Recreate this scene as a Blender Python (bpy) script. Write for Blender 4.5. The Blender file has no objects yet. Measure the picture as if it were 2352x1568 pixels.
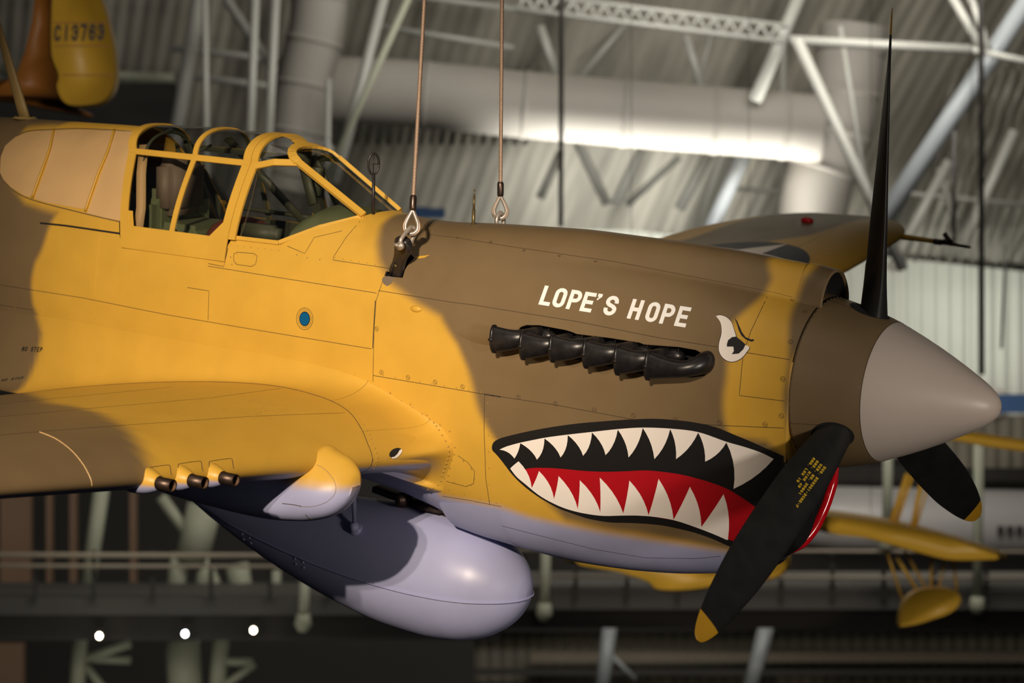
import bpy, bmesh, math, random
import numpy as np
from mathutils import Vector, Matrix
from mathutils.bvhtree import BVHTree
from mathutils.geometry import delaunay_2d_cdt
rnd = random.Random(7)
S = bpy.context.scene
COL = S.collection
# ---------------------------------------------------------------- camera, world, lights
CZ = 12.0                                     # eye height above the hangar floor
FPX = 5497.935                                # focal length in pixels of the 2352 px wide frame
cam = bpy.data.cameras.new('camera'); camo = bpy.data.objects.new('camera', cam); COL.objects.link(camo)
cam.sensor_width = 36.0; cam.lens = FPX/2352*36.0; cam.clip_end = 400
camo.location = (0, 0, CZ); camo.rotation_euler = (math.pi/2, 0, 0)
cam.dof.use_dof = True; cam.dof.focus_distance = 11.1; cam.dof.aperture_fstop = 2.1
S.camera = camo
S.view_settings.view_transform = 'Standard'; S.view_settings.look = 'None'
S.view_settings.exposure = 0.0; S.view_settings.gamma = 1.0
w = bpy.data.worlds.new('world'); S.world = w; w.use_nodes = True
w.node_tree.nodes['Background'].inputs[0].default_value = (.80, .86, 1.0, 1)
w.node_tree.nodes['Background'].inputs[1].default_value = 0.028
# airplane frame: x forward from the spinner tip, y to port, z up
def rotv(v):
    th = np.linalg.norm(v); k = v/th
    K = np.array([[0, -k[2], k[1]], [k[2], 0, -k[0]], [-k[1], k[0], 0]])
    return np.eye(3)+np.sin(th)*K+(1-np.cos(th))*K@K
RA = rotv(np.array([.152764, .579584, .08522]))@np.array([[1, 0, 0], [0, 0, -1], [0, 1, 0.]])
TA = np.array([2.100972, .286465, 10.294068])
CC = -RA.T@TA
MC = np.array([[1, 0, 0], [0, 0, 1], [0, -1, 0.]])
def P2W(p): return MC@(RA@np.asarray(p, float)+TA)+np.array([0, 0, CZ])
def pj(p):
    c = RA@np.asarray(p, float)+TA
    return 1176+FPX*c[0]/c[2], 784+FPX*c[1]/c[2]
def ray(x, y):
    d = RA.T@np.array([(x-1176)/FPX, (y-784)/FPX, 1.]); return CC, d/np.linalg.norm(d)
def un(x, y, ax, val):
    o, d = ray(x, y); return o+(val-o[ax])/d[ax]*d
BASE = np.array([-3.2, 0, -.6])
AM = Matrix(((MC@RA).tolist()[0]+[0], (MC@RA).tolist()[1]+[0], (MC@RA).tolist()[2]+[0], [0, 0, 0, 1]))
AM = Matrix.Translation(P2W(BASE).tolist())@AM
def at(px, py, Y): return Vector(((px-1176)/FPX*Y, Y, CZ-(py-784)/FPX*Y))
def lamp(name, kind, loc, aim, energy, color, **kw):
    l = bpy.data.lights.new(name, kind); o = bpy.data.objects.new(name, l); COL.objects.link(o)
    o.location = loc; o.rotation_euler = (Vector(aim)-Vector(loc)).to_track_quat('-Z', 'Y').to_euler()
    l.energy = energy; l.color = color
    for k, v in kw.items(): setattr(l, k, v)
    return o
LD = np.array([-.40, .92, -.46]); LD /= np.linalg.norm(LD)
AIM = np.array([-3.45, -.6, -.20]); aim = P2W(AIM); src = P2W(AIM-LD*17)
lamp('key_light', 'SPOT', src.tolist(), aim.tolist(), 10300, (1.0, .82, .62), spot_size=math.radians(19.5), spot_blend=1.0, shadow_soft_size=.10)
src1 = P2W(AIM-LD*17+np.array([-.75, 0, .15]))
lamp('key_light', 'SPOT', src1.tolist(), aim.tolist(), 4900, (1.0, .82, .64), spot_size=math.radians(19.5), spot_blend=1.0, shadow_soft_size=.10)
aim2 = P2W((-.6, -.2, -.25)); src2 = P2W(np.array([-.6, -.2, -.25])-np.array([-.80, .56, -.16])*13)
lamp('nose_fill', 'SPOT', src2.tolist(), aim2.tolist(), 3000, (1.0, .87, .75), spot_size=math.radians(19), spot_blend=1.0, shadow_soft_size=.6)  # added fill on spinner and nose, no lamp seen ahead of them
lamp('hangar_light', 'AREA', (-6, 6, CZ+14), (2, 11, CZ), 160, (1, .86, .68), shape='RECTANGLE', size=10, size_y=6)
# ---------------------------------------------------------------- materials
def mat(name, col, rough=.5, metal=0., noise=.0, scale=8., emit=None, spec=.5, attr=None, bump=0., bscale=60., coat=0.):
    m = bpy.data.materials.new(name); m.use_nodes = True; nt = m.node_tree; b = nt.nodes['Principled BSDF']
    b.inputs['Base Color'].default_value = (*col, 1); b.inputs['Roughness'].default_value = rough
    b.inputs['Metallic'].default_value = metal; b.inputs['Specular IOR Level'].default_value = spec
    b.inputs['Coat Weight'].default_value = coat
    src = None
    if attr:
        a = nt.nodes.new('ShaderNodeAttribute'); a.attribute_name = attr; src = a.outputs['Color']
    if noise > 0:
        tc = nt.nodes.new('ShaderNodeTexCoord'); n = nt.nodes.new('ShaderNodeTexNoise')
        n.inputs['Scale'].default_value = scale; n.inputs['Detail'].default_value = 6
        nt.links.new(tc.outputs['Object'], n.inputs['Vector'])
        mr = nt.nodes.new('ShaderNodeMapRange'); mr.inputs[1].default_value = .3; mr.inputs[2].default_value = .7
        mr.inputs[3].default_value = 1-noise; mr.inputs[4].default_value = 1+noise
        nt.links.new(n.outputs['Fac'], mr.inputs[0])
        mx = nt.nodes.new('ShaderNodeVectorMath'); mx.operation = 'SCALE'
        if src: nt.links.new(src, mx.inputs[0])
        else: mx.inputs[0].default_value = col
        nt.links.new(mr.outputs[0], mx.inputs['Scale']); src = mx.outputs[0]
        r2 = nt.nodes.new('ShaderNodeMapRange'); r2.inputs[3].default_value = rough-.06; r2.inputs[4].default_value = rough+.08
        nt.links.new(n.outputs['Fac'], r2.inputs[0]); nt.links.new(r2.outputs[0], b.inputs['Roughness'])
    if src: nt.links.new(src, b.inputs['Base Color'])
    if bump > 0:
        tc = nt.nodes.new('ShaderNodeTexCoord'); n = nt.nodes.new('ShaderNodeTexNoise'); n.inputs['Scale'].default_value = bscale
        nt.links.new(tc.outputs['Object'], n.inputs['Vector'])
        bp = nt.nodes.new('ShaderNodeBump'); bp.inputs['Strength'].default_value = bump; bp.inputs['Distance'].default_value = .01
        nt.links.new(n.outputs['Fac'], bp.inputs['Height']); nt.links.new(bp.outputs[0], b.inputs['Normal'])
    if emit:
        b.inputs['Emission Color'].default_value = (*emit[0], 1); b.inputs['Emission Strength'].default_value = emit[1]
    return m
def glassmat(name, tint, fac=.9):
    m = bpy.data.materials.new(name); m.use_nodes = True; nt = m.node_tree; nt.nodes.clear()
    o = nt.nodes.new('ShaderNodeOutputMaterial'); t = nt.nodes.new('ShaderNodeBsdfTransparent'); t.inputs[0].default_value = (*tint, 1)
    g = nt.nodes.new('ShaderNodeBsdfGlossy'); g.inputs['Roughness'].default_value = .06
    lw = nt.nodes.new('ShaderNodeLayerWeight'); lw.inputs['Blend'].default_value = .5
    pw = nt.nodes.new('ShaderNodeMath'); pw.operation = 'POWER'; pw.inputs[1].default_value = 4
    f = nt.nodes.new('ShaderNodeMath'); f.operation = 'MULTIPLY_ADD'; f.inputs[1].default_value = .8; f.inputs[2].default_value = .085
    nt.links.new(lw.outputs['Facing'], pw.inputs[0]); nt.links.new(pw.outputs[0], f.inputs[0])
    mx = nt.nodes.new('ShaderNodeMixShader')
    nt.links.new(f.outputs[0], mx.inputs[0]); nt.links.new(t.outputs[0], mx.inputs[1]); nt.links.new(g.outputs[0], mx.inputs[2])
    nt.links.new(mx.outputs[0], o.inputs[0]); return m
YEL = (.60, .348, .045); BRN = (.172, .118, .058); LAV = (.35, .365, .56); WOOD = (.56, .36, .16)
M = {}
M['paint'] = mat('camouflage_paint', YEL, .42, noise=.05, scale=5, attr='paint', spec=.42, bump=.05, bscale=9)
M['yellow'] = mat('sand_yellow_paint', YEL, .42, noise=.05, scale=5)
M['brown'] = mat('dark_earth_paint', BRN, .42, noise=.05, scale=5)
M['lav'] = mat('azure_grey_paint', LAV, .38, noise=.03, scale=5)
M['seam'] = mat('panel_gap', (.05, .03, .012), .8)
M['rivet'] = mat('worn_rivet', (.40, .24, .05), .35, .2)
M['black'] = mat('black_paint', (.012, .011, .011), .45)
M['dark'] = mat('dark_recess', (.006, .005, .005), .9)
M['white'] = mat('white_paint', (.86, .80, .74), .5)
M['letter'] = mat('lettering_white_paint', (.88, .88, .86), .5)
M['red'] = mat('red_paint', (.42, .006, .012), .42)
M['redgloss'] = mat('red_gloss_paint', (.55, .005, .012), .16)
M['blue'] = mat('blue_paint', (.0, .09, .23), .4)
M['navy'] = mat('insignia_navy', (.03, .035, .055), .5)
M['spin'] = mat('spinner_grey_paint', (.54, .47, .41), .40, noise=.03, scale=3)
M['prop'] = mat('propeller_black', (.014, .014, .013), .42, noise=.15, scale=12)
M['tip'] = mat('propeller_tip_yellow', (.62, .33, .02), .4)
M['stencil'] = mat('stencil_yellow', (.80, .52, .02), .5)
M['exh'] = mat('exhaust_steel', (.014, .0125, .013), .33, .1, noise=.25, scale=30)
M['gun'] = mat('gun_steel', (.075, .05, .038), .4, .8, noise=.2, scale=40)
M['bore'] = mat('gun_bore', (.22, .13, .08), .5, .5)
M['wood'] = mat('plywood', WOOD, .55, noise=.12, scale=2.2)
M['green'] = mat('interior_green', (.12, .14, .065), .6, noise=.12, scale=9)
M['dgreen'] = mat('dark_interior_green', (.05, .055, .03), .6)
M['leather'] = mat('headrest_leather', (.16, .12, .08), .6)
M['redbrown'] = mat('oxide_red_cover', (.14, .035, .02), .5)
M['mast'] = mat('mast_paint', (.36, .25, .09), .5)
M['glass'] = glassmat('canopy_glass', (.84, .84, .82))
M['steel'] = mat('galvanised_steel', (.46, .40, .34), .35, .55, noise=.1, scale=60)
M['rope'] = mat('wire_rope', (.42, .30, .22), .45, .4, noise=.2, scale=200)
M['ferrule'] = mat('dark_ferrule', (.10, .07, .055), .3, .8)
M['link'] = mat('black_sling_iron', (.03, .026, .026), .38, .3, noise=.2, scale=40)
M['brass'] = mat('dark_brass', (.16, .12, .05), .4, .6)
# ---------------------------------------------------------------- object helpers
def mk(name, V, F, mats, parent=None, smooth=True, idx=None, frame='w', col=None):
    V = np.asarray(V, float)
    if frame == 'a': V = V-BASE
    me = bpy.data.meshes.new(name); me.from_pydata([tuple(v) for v in V], [], [tuple(int(i) for i in f) for f in F])
    for m in (mats if isinstance(mats, (list, tuple)) else [mats]): me.materials.append(M[m] if isinstance(m, str) else m)
    if smooth is not None: me.polygons.foreach_set('use_smooth', [bool(smooth)]*len(me.polygons))
    if idx is not None: me.polygons.foreach_set('material_index', [int(i) for i in idx])
    if col is not None:
        a = me.color_attributes.new('paint', 'FLOAT_COLOR', 'POINT')
        c = np.ones((len(V), 4)); c[:, :3] = col; a.data.foreach_set('color', c.ravel())
    me.validate(); me.update()
    o = bpy.data.objects.new(name, me); COL.objects.link(o)
    if parent: o.parent = parent
    return o
def tag(o, label=None, cat=None, group=None, kind=None):
    for k, v in (('label', label), ('category', cat), ('group', group), ('kind', kind)):
        if v: o[k] = v
    return o
def empty(name, loc=(0, 0, 0), mtx=None):
    o = bpy.data.objects.new(name, None); COL.objects.link(o); o.empty_display_size = .2
    if mtx is not None: o.matrix_world = mtx
    else: o.location = loc
    return o
class G:
    def __init__(s): s.v = []; s.f = []; s.i = []
    def add(s, V, F, i=0):
        n = len(s.v); s.v += [tuple(map(float, v)) for v in V]; s.f += [tuple(int(k)+n for k in f) for f in F]; s.i += [i]*len(F); return s
    def mk(s, name, mats, parent=None, smooth=True, frame='w', **k): return mk(name, s.v, s.f, mats, parent, smooth, s.i, frame, **k)
def gridf(n, m, wrap=False):
    F = []
    for i in range(n-1):
        for j in range(m if wrap else m-1):
            F.append((i*m+j, i*m+(j+1) % m, (i+1)*m+(j+1) % m, (i+1)*m+j))
    return F
def frames(path):
    P = np.asarray(path, float); T = np.gradient(P, axis=0); T /= np.linalg.norm(T, axis=1)[:, None]+1e-12
    a = np.array([0, 0, 1.]) if abs(T[0][2]) < .9 else np.array([1., 0, 0])
    N = [np.cross(T[0], a)]; N[0] /= np.linalg.norm(N[0])
    for i in range(1, len(P)):
        n = N[-1]-T[i]*np.dot(N[-1], T[i]); N.append(n/np.linalg.norm(n))
    N = np.array(N); return P, T, N, np.cross(T, N)
def tube(path, r, n=12, cap=True, sq=None):
    P, T, N, B = frames(path); r = np.broadcast_to(np.asarray(r, float), (len(P),))
    V = []
    for k in range(len(P)):
        for j in range(n):
            a = 2*math.pi*j/n; V.append(P[k]+r[k]*(math.cos(a)*N[k]+math.sin(a)*B[k]))
    F = gridf(len(P), n, True)
    if cap: F += [tuple(range(n))[::-1], tuple(range((len(P)-1)*n, len(P)*n))]
    return V, F
def lathe(prof, n=48, o=(0, 0, 0), ax=0, cap=False):
    V = []
    for x, r in prof:
        for j in range(n):
            a = 2*math.pi*j/n; p = [0, 0, 0]; p[ax] = x; p[(ax+1) % 3] = r*math.cos(a); p[(ax+2) % 3] = r*math.sin(a)
            V.append(np.add(p, o))
    F = gridf(len(prof), n, True)
    if cap: F += [tuple(range(n))[::-1], tuple(range((len(prof)-1)*n, len(prof)*n))]
    return V, F
def bar(path, wd, th, up):
    "box-section bar along a path; up = approximate outward normal (vector or list)"
    P = np.asarray(path, float); T = np.gradient(P, axis=0); T /= np.linalg.norm(T, axis=1)[:, None]
    U = np.broadcast_to(np.asarray(up, float), P.shape); V = []
    for p, t, u in zip(P, T, U):
        s = np.cross(t, u); s /= np.linalg.norm(s); u = np.cross(s, t)
        for a, b in ((-1, 0), (-1, 1), (1, 1), (1, 0)): V.append(p+s*a*wd/2+u*b*th)
    F = gridf(len(P), 4, True)+[(3, 2, 1, 0), tuple(range(len(V)-4, len(V)))]
    return V, F
def box(c, s, R=None):
    V = [np.array(((i & 1)-.5, ((i >> 1) & 1)-.5, ((i >> 2) & 1)-.5))*s for i in range(8)]
    if R is not None: V = [R@v for v in V]
    return [v+np.asarray(c) for v in V], [(0, 2, 3, 1), (4, 5, 7, 6), (0, 1, 5, 4), (2, 6, 7, 3), (0, 4, 6, 2), (1, 3, 7, 5)]
def sph(c, r, n=10, m=16, sc=(1, 1, 1)):
    V = []
    for i in range(n+1):
        a = math.pi*i/n
        for j in range(m): b = 2*math.pi*j/m; V.append(np.asarray(c)+r*np.array((math.sin(a)*math.cos(b)*sc[0], math.sin(a)*math.sin(b)*sc[1], math.cos(a)*sc[2])))
    return V, gridf(n+1, m, True)
def bez(a, b, c, d, t):
    t = np.asarray(t)[:, None]; return (1-t)**3*a+3*(1-t)**2*t*b+3*(1-t)*t*t*c+t**3*d
def crom(K, n):
    K = np.asarray(K, float); out = []
    for i in range(len(K)-1):
        p0, p1, p2, p3 = K[max(i-1, 0)], K[i], K[i+1], K[min(i+2, len(K)-1)]
        for t in np.linspace(0, 1, n, endpoint=False):
            out.append(.5*((2*p1)+(-p0+p2)*t+(2*p0-5*p1+4*p2-p3)*t*t+(-p0+3*p1-3*p2+p3)*t**3))
    out.append(K[-1]); return np.array(out)
bmh = bmesh.new(); bmesh.ops.create_cube(bmh, size=1); bmesh.ops.bevel(bmh, geom=bmh.edges[:], offset=.14, segments=3, affect='EDGES'); bmh.verts.ensure_lookup_table(); bmh.verts.index_update()
RB = ([tuple(v.co) for v in bmh.verts], [tuple(v.index for v in f.verts) for f in bmh.faces]); bmh.free()
def rbox(c, s, R=None):
    V = np.array(RB[0])*s
    if R is not None: V = V@np.asarray(R).T
    return V+np.asarray(c), RB[1]
# ---------------------------------------------------------------- airplane surfaces
def pch(T):
    T = np.array(sorted(T), float); X = T[:, 0]; Y = T[:, 1]; h = np.diff(X); d = np.diff(Y)/h
    m = np.zeros(len(X)); m[0] = d[0]; m[-1] = d[-1]
    for i in range(1, len(X)-1):
        if d[i-1]*d[i] > 0:
            a = 2*h[i]+h[i-1]; b = h[i]+2*h[i-1]; m[i] = (a+b)/(a/d[i-1]+b/d[i])
    def f(x):
        x = np.clip(x, X[0], X[-1]); i = np.clip(np.searchsorted(X, x)-1, 0, len(h)-1); t = (x-X[i])/h[i]
        return ((2*t**3-3*t**2+1)*Y[i]+(t**3-2*t**2+t)*h[i]*m[i]+(-2*t**3+3*t**2)*Y[i+1]+(t**3-t**2)*h[i]*m[i+1])
    return f
ZT = pch([(-.80, .388), (-1.0, .415), (-1.4, .46), (-1.8, .50), (-2.2, .525), (-2.6, .528), (-3.0, .522), (-3.25, .538), (-3.6, .62), (-4.2, .74), (-4.9, .842), (-5.4, .832), (-6, .815), (-7, .72), (-8, .6), (-9.3, .48)])
ZB = pch([(-.80, -.78), (-.9, -.83), (-1.0, -.87), (-1.1, -.91), (-1.32, -.965), (-1.55, -1.005), (-1.8, -1.03), (-2.04, -1.04), (-2.29, -1.03), (-2.52, -1.0), (-2.86, -.90), (-3.1, -.85), (-3.6, -.80), (-5, -.76), (-6, -.62), (-7, -.40), (-8, -.15), (-9.3, .12)])
ZC = pch([(-.80, 0), (-1.4, -.06), (-2.5, -.12), (-3.5, -.12), (-5, -.08), (-6.5, .05), (-9.3, .3)])
WH = pch([(-.80, .388), (-1.2, .405), (-1.8, .425), (-2.5, .44), (-3.3, .45), (-4.2, .45), (-5, .43), (-6, .37), (-7, .29), (-8, .19), (-9.3, .06)])
NT = pch([(-.80, 2), (-2, 2.15), (-3, 2.2), (-4, 2.1), (-5, 2.0), (-9.3, 2)])
NB = pch([(-.80, 2.3), (-1.2, 2.25), (-2, 2.2), (-3, 2.3), (-5, 2.2), (-9.3, 2)])
XS = -.925
BH = pch([(XS, .118), (-1.1, .108), (-1.4, .092), (-1.8, .06), (-2.3, .03), (-2.9, 0)])
BW = pch([(XS, .155), (-1.4, .18), (-2.2, .25), (-2.9, .3)])
def bump(x, y):
    u = np.clip(np.abs(y)/BW(x), 0, 1); return np.where((x > -2.9) & (x <= XS+1e-6), BH(x)*(1-u**2.6)**1.7, 0)
def hw(x, z):
    x = np.asarray(x, float); z = np.asarray(z, float); up = z > ZC(x)
    hh = np.where(up, ZT(x)-ZC(x), ZC(x)-ZB(x)); n = np.where(up, NT(x), NB(x))
    return WH(x)*np.clip(1-np.clip(np.abs(z-ZC(x))/hh, 0, 1)**n, 0, 1)**(1/n)
def sec(x, a):
    c = np.cos(a); s = np.sin(a); n = np.where(c >= 0, NT(x), NB(x)); y = WH(x)*np.abs(s)**(2/n); k = np.abs(c)**(2/n)
    return y, np.where(c >= 0, ZC(x)+(ZT(x)-ZC(x))*k, ZC(x)-(ZC(x)-ZB(x))*k)+np.where(c >= 0, bump(x, y), 0)
def inside(Q):
    x, y, z = Q[..., 0], Q[..., 1], Q[..., 2]; zz = z-bump(x, y)*(z > ZC(x))
    return (np.abs(y) < hw(x, zz)) & (x < -.823) & (x > -9.3) & (zz < ZT(x)) & (zz > ZB(x))
def uf_many(P):
    "points of the near fuselage side seen at photo positions (nan where missed)"
    P = np.asarray(P, float).reshape(-1, 2); out = np.full((len(P), 3), np.nan); s = np.linspace(7.2, 14, 420)
    for c in range(0, len(P), 400):
        p = P[c:c+400]; d = (RA.T@np.stack([(p[:, 0]-1176)/FPX, (p[:, 1]-784)/FPX, np.ones(len(p))])).T; d /= np.linalg.norm(d, axis=1)[:, None]
        ins = inside(CC+s[None, :, None]*d[:, None, :]); hit = ins.any(1); i = np.argmax(ins, 1); lo = s[np.maximum(i-1, 0)]; hi = s[i].copy(); lo = lo.copy()
        for _ in range(16):
            m = (lo+hi)/2; k = inside(CC+m[:, None]*d); hi = np.where(k, m, hi); lo = np.where(k, lo, m)
        r = CC+hi[:, None]*d; r[~hit] = np.nan; out[c:c+400] = r
    return out
def uf(px, py):
    q = uf_many([(px, py)])[0]; return None if np.isnan(q[0]) else q
def xz(pts):
    out = []
    for p in pts:
        q = uf(*p)
        if q is None: q = un(p[0], p[1], 1, -.1 if p[1] < 700 else -.15)
        out.append((q[0], q[2]))
    return np.array(out)
def sdist(P, poly):
    "signed distance (positive inside) of points P (n,2) to polygon"
    P = np.asarray(P); A = np.asarray(poly); B = np.roll(A, -1, 0); dmin = np.full(len(P), 1e9); ins = np.zeros(len(P), bool)
    for a, b in zip(A, B):
        e = b-a; t = np.clip(((P-a)@e)/(e@e+1e-12), 0, 1); d = np.linalg.norm(P-a-t[:, None]*e, axis=1); dmin = np.minimum(dmin, d)
        c = ((a[1] > P[:, 1]) != (b[1] > P[:, 1])) & (P[:, 0] < (b[0]-a[0])*(P[:, 1]-a[1])/(b[1]-a[1]+1e-12)+a[0]); ins ^= c
    return np.where(ins, dmin, -dmin)
def ss(x): x = np.clip(x, 0, 1); return x*x*(3-2*x)
ROOT = empty('fighter_airplane', mtx=AM)
tag(ROOT, 'shark-mouthed sand yellow and brown fighter airplane hanging from two cables', 'airplane')
nose_brown = xz([(885, 470), (868, 520), (862, 560), (872, 600), (905, 650), (960, 690), (1015, 722), (1050, 790), (1080, 880), (1108, 950), (1140, 1012), (1200, 1100), (1300, 1190), (1420, 1222), (1560, 1245), (1680, 1262), (1690, 1100), (1672, 980), (1662, 900), (1668, 820), (1690, 740), (1735, 690), (1768, 640), (1778, 590), (1780, 560), (1500, 500), (1100, 470)])
lip_brown = xz([(1862, 590), (1855, 640), (1838, 690), (1812, 760), (1806, 860), (1812, 960), (1830, 1010), (1900, 1020), (1960, 800), (1960, 600)])
chin_brown = xz([(1690, 1000), (1760, 1008), (1850, 1030), (1890, 1080), (1880, 1300), (1690, 1262)])
aft_brown = xz([(150, 262), (165, 280), (130, 292), (60, 296), (30, 330)]); aft_brown = np.vstack([aft_brown, xz([(10, 400), (60, 462), (135, 487), (112, 530), (80, 600), (74, 700)]), [tuple(un(x, y, 1, -.50)[[0, 2]]) for x, y in ((72, 770), (68, 830), (64, 890))], [(-5.42, -1), (-9.5, -1), (-9.5, 1.2), (-5.5, 1.2)]])
bel = xz([(905, 1050), (985, 1062), (1010, 1139), (1150, 1165), (1215, 1188), (1300, 1207), (1400, 1226), (1560, 1250), (1680, 1268), (1800, 1272)])
belly = np.vstack([[(-9.5, -.35), (-6, -.60), (-3.3, -.66)], bel, [(-.7, -.84), (-.7, -1.5), (-9.5, -1.5)]])
def fpaint(V, nb=True):
    V = np.asarray(V); Q = V[:, [0, 2]]; c = np.tile(np.array(YEL), (len(V), 1)); wob = .012*np.sin(V[:, 2]*17+V[:, 0]*5)
    for poly, sft in ((nose_brown, .055), (lip_brown, .05), (chin_brown, .05), (aft_brown, .05)):
        k = ss(.5+(sdist(Q, poly)+wob)/sft)[:, None]; c = c*(1-k)+np.array(BRN)*k
    k = ss(.5+(sdist(Q, belly))/.06)[:, None]; return c*(1-k)+np.array(LAV)*k
# ---- fuselage skin with the cockpit opening
sill = lambda x: float(np.interp(x, [-4.86, -4.72, -4.66, -4.02, -3.98, -3.69, -3.34, -3.30], [.80, .30, .26, .29, .370, .377, .522, .54]))
def fuselage():
    xs = np.concatenate([np.arange(-.824, XS, -.0104), [XS, XS-.0001], np.arange(XS-.01, -6.3, -.0108), np.linspace(-6.35, -9.3, 40)])
    na = 132; V = []
    for x in xs:
        a0 = 0.
        if -4.86 < x < -3.30:
            zs = sill(x); r = np.clip((zs-ZC(x))/(ZT(x)-ZC(x)), 0, 1); a0 = math.acos(float(r)**(NT(x)/2))
        a = a0+(np.pi-a0)*(np.linspace(0, 1, na)); y, z = sec(x, a)
        V.append(np.stack([np.full(na, x), -y, z], 1))
    V = np.array(V); n = len(xs); near = V.reshape(-1, 3); F = np.array(gridf(n, na))
    cen = near[F].mean(1)
    lipx = np.interp(cen[:, 2], [-.86, -.80, -.73, -.63, -.50, -.36], [-1.02, -.985, -.945, -.925, -.91, -.90])
    keep = ~((cen[:, 2] < -.42) & (cen[:, 0] > lipx))
    pc = np.array([pj(c) for c in cen])
    moved = {}
    for hp in HOLES:
        hp = np.array(hp, float); ins = (sdist(pc, hp) > 0) & (cen[:, 1] < 0)
        if True:
            bv = set(F[ins & keep].ravel()) & set(F[(~ins) & keep].ravel()); keep &= ~ins
            A = hp; B = np.roll(hp, -1, 0)
            for v in bv:
                q = np.array(pj(near[v])); best = None
                for a, b in zip(A, B):
                    e = b-a; t = np.clip((q-a)@e/(e@e), 0, 1); c = a+t*e; d = np.linalg.norm(q-c)
                    if best is None or d < best[0]: best = (d, c)
                u = uf(*best[1])
                if u is not None: moved[v] = u
    far = near.copy(); far[:, 1] *= -1
    nn = near.copy()
    for v, u in moved.items(): nn[v] = u
    F1 = F[keep]; lipk = ~((cen[:, 2] < -.42) & (cen[:, 0] > lipx)); F2 = F[lipk][:, ::-1]+len(near)
    Vall = np.vstack([nn, far]); Fall = np.vstack([F1, F2])
    idx = [0]*len(Fall)
    cx = Vall[Fall][:, :, 0]
    st = (cx.max(1) > XS-.00005) & (cx.min(1) < XS-.00005)
    idx = [2 if s else 0 for s in st]
    return Vall, Fall, idx
HOLES = [
 [[1190, 760], [1196, 750], [1210, 745.5], [1240, 746], [1300, 757], [1316, 762], [1325, 766], [1400, 775], [1470, 786], [1480, 790], [1560, 796], [1600, 803], [1622, 816], [1634, 834], [1632, 852], [1618, 864], [1590, 868], [1500, 866], [1300, 822], [1200, 790]],
 [[883, 634], [886, 623], [897, 624], [902, 613], [908, 612], [930, 585], [940, 580], [952, 592], [938, 606], [930, 620], [925, 638]],
]
FV, FF, FI = fuselage()
bm_seams = G(); bm_seams.v = [tuple(v) for v in FV]; bm_seams.f = [tuple(f) for f in FF]; bm_seams.i = list(FI)
def fn(p):
    "outward normal of the near side at a point on the body"
    e = 2e-3; x, z = p[0], p[2]
    if p[1] > -.03: return np.array([0, 0, 1.])
    zz = z-float(bump(x, p[1]))*(z > ZC(x))
    g = np.array([-(hw(x+e, zz)-hw(x-e, zz))/(2*e), -1., -(hw(x, zz+e)-hw(x, zz-e))/(2*e)]).astype(float)
    g = g*np.array([1, 1, 1.]); g[0] = g[0]; return g/np.linalg.norm(g)
def conform(path, step=14):
    "photo polyline -> points on the near fuselage side"
    P = np.asarray(path, float); out = []
    for a, b in zip(P[:-1], P[1:]):
        n = max(1, int(np.linalg.norm(b-a)/step))
        for t in np.linspace(0, 1, n, endpoint=False): out.append(a+(b-a)*t)
    out.append(P[-1]); Q = uf_many(out); return [q for q in Q if not np.isnan(q[0])]
def seamline(path, wd=.0028, i=1, off=.0004):
    Q = conform(path)
    if len(Q) < 2: return
    Q = np.array(Q); T = np.gradient(Q, axis=0); V = []
    for q, t in zip(Q, T):
        n = fn(q); s = np.cross(t, n); s /= np.linalg.norm(s)+1e-9; V += [q+n*off-s*wd/2, q+n*off+s*wd/2]
    bm_seams.add(V, [(2*k, 2*k+1, 2*k+3, 2*k+2) for k in range(len(Q)-1)], i)
def disc(px, py, r=.006, i=3, h=.0015, P=None):
    q = uf(px, py) if P is None else P
    if q is None: return
    n = fn(q); a = np.cross(n, [1, 0, 0]); a /= np.linalg.norm(a); b = np.cross(n, a)
    V = [q+n*h]+[q+n*(h*.3)+r*(math.cos(t)*a+math.sin(t)*b) for t in np.linspace(0, 2*math.pi, 10, endpoint=False)]
    bm_seams.add(V, [(0, 1+k, 1+(k+1) % 10) for k in range(10)], i)
def fast(px, py, r=.0115):
    q = uf(px, py); n = fn(q); a = np.cross(n, [1, 0, 0]); a /= np.linalg.norm(a); b = np.cross(n, a); N = 16
    ts = np.linspace(0, 2*math.pi, N, endpoint=False)
    V = [q+n*.0007+r*(math.cos(t)*a+math.sin(t)*b) for t in ts]+[q+n*.0007+(r-.0018)*(math.cos(t)*a+math.sin(t)*b) for t in ts]
    bm_seams.add(V, [(k, (k+1) % N, N+(k+1) % N, N+k) for k in range(N)], 1)
    d = a*math.cos(px)+b*math.sin(px); e = np.cross(n, d)
    bm_seams.add([q+n*.0007+d*r*.7*s+e*.0012*u for s, u in ((-1, -1), (1, -1), (1, 1), (-1, 1))], [(0, 1, 2, 3)], 1)
def Z(ox, oy, sc, pts): return [(ox+x/sc, oy+y/sc) for x, y in pts]
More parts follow.
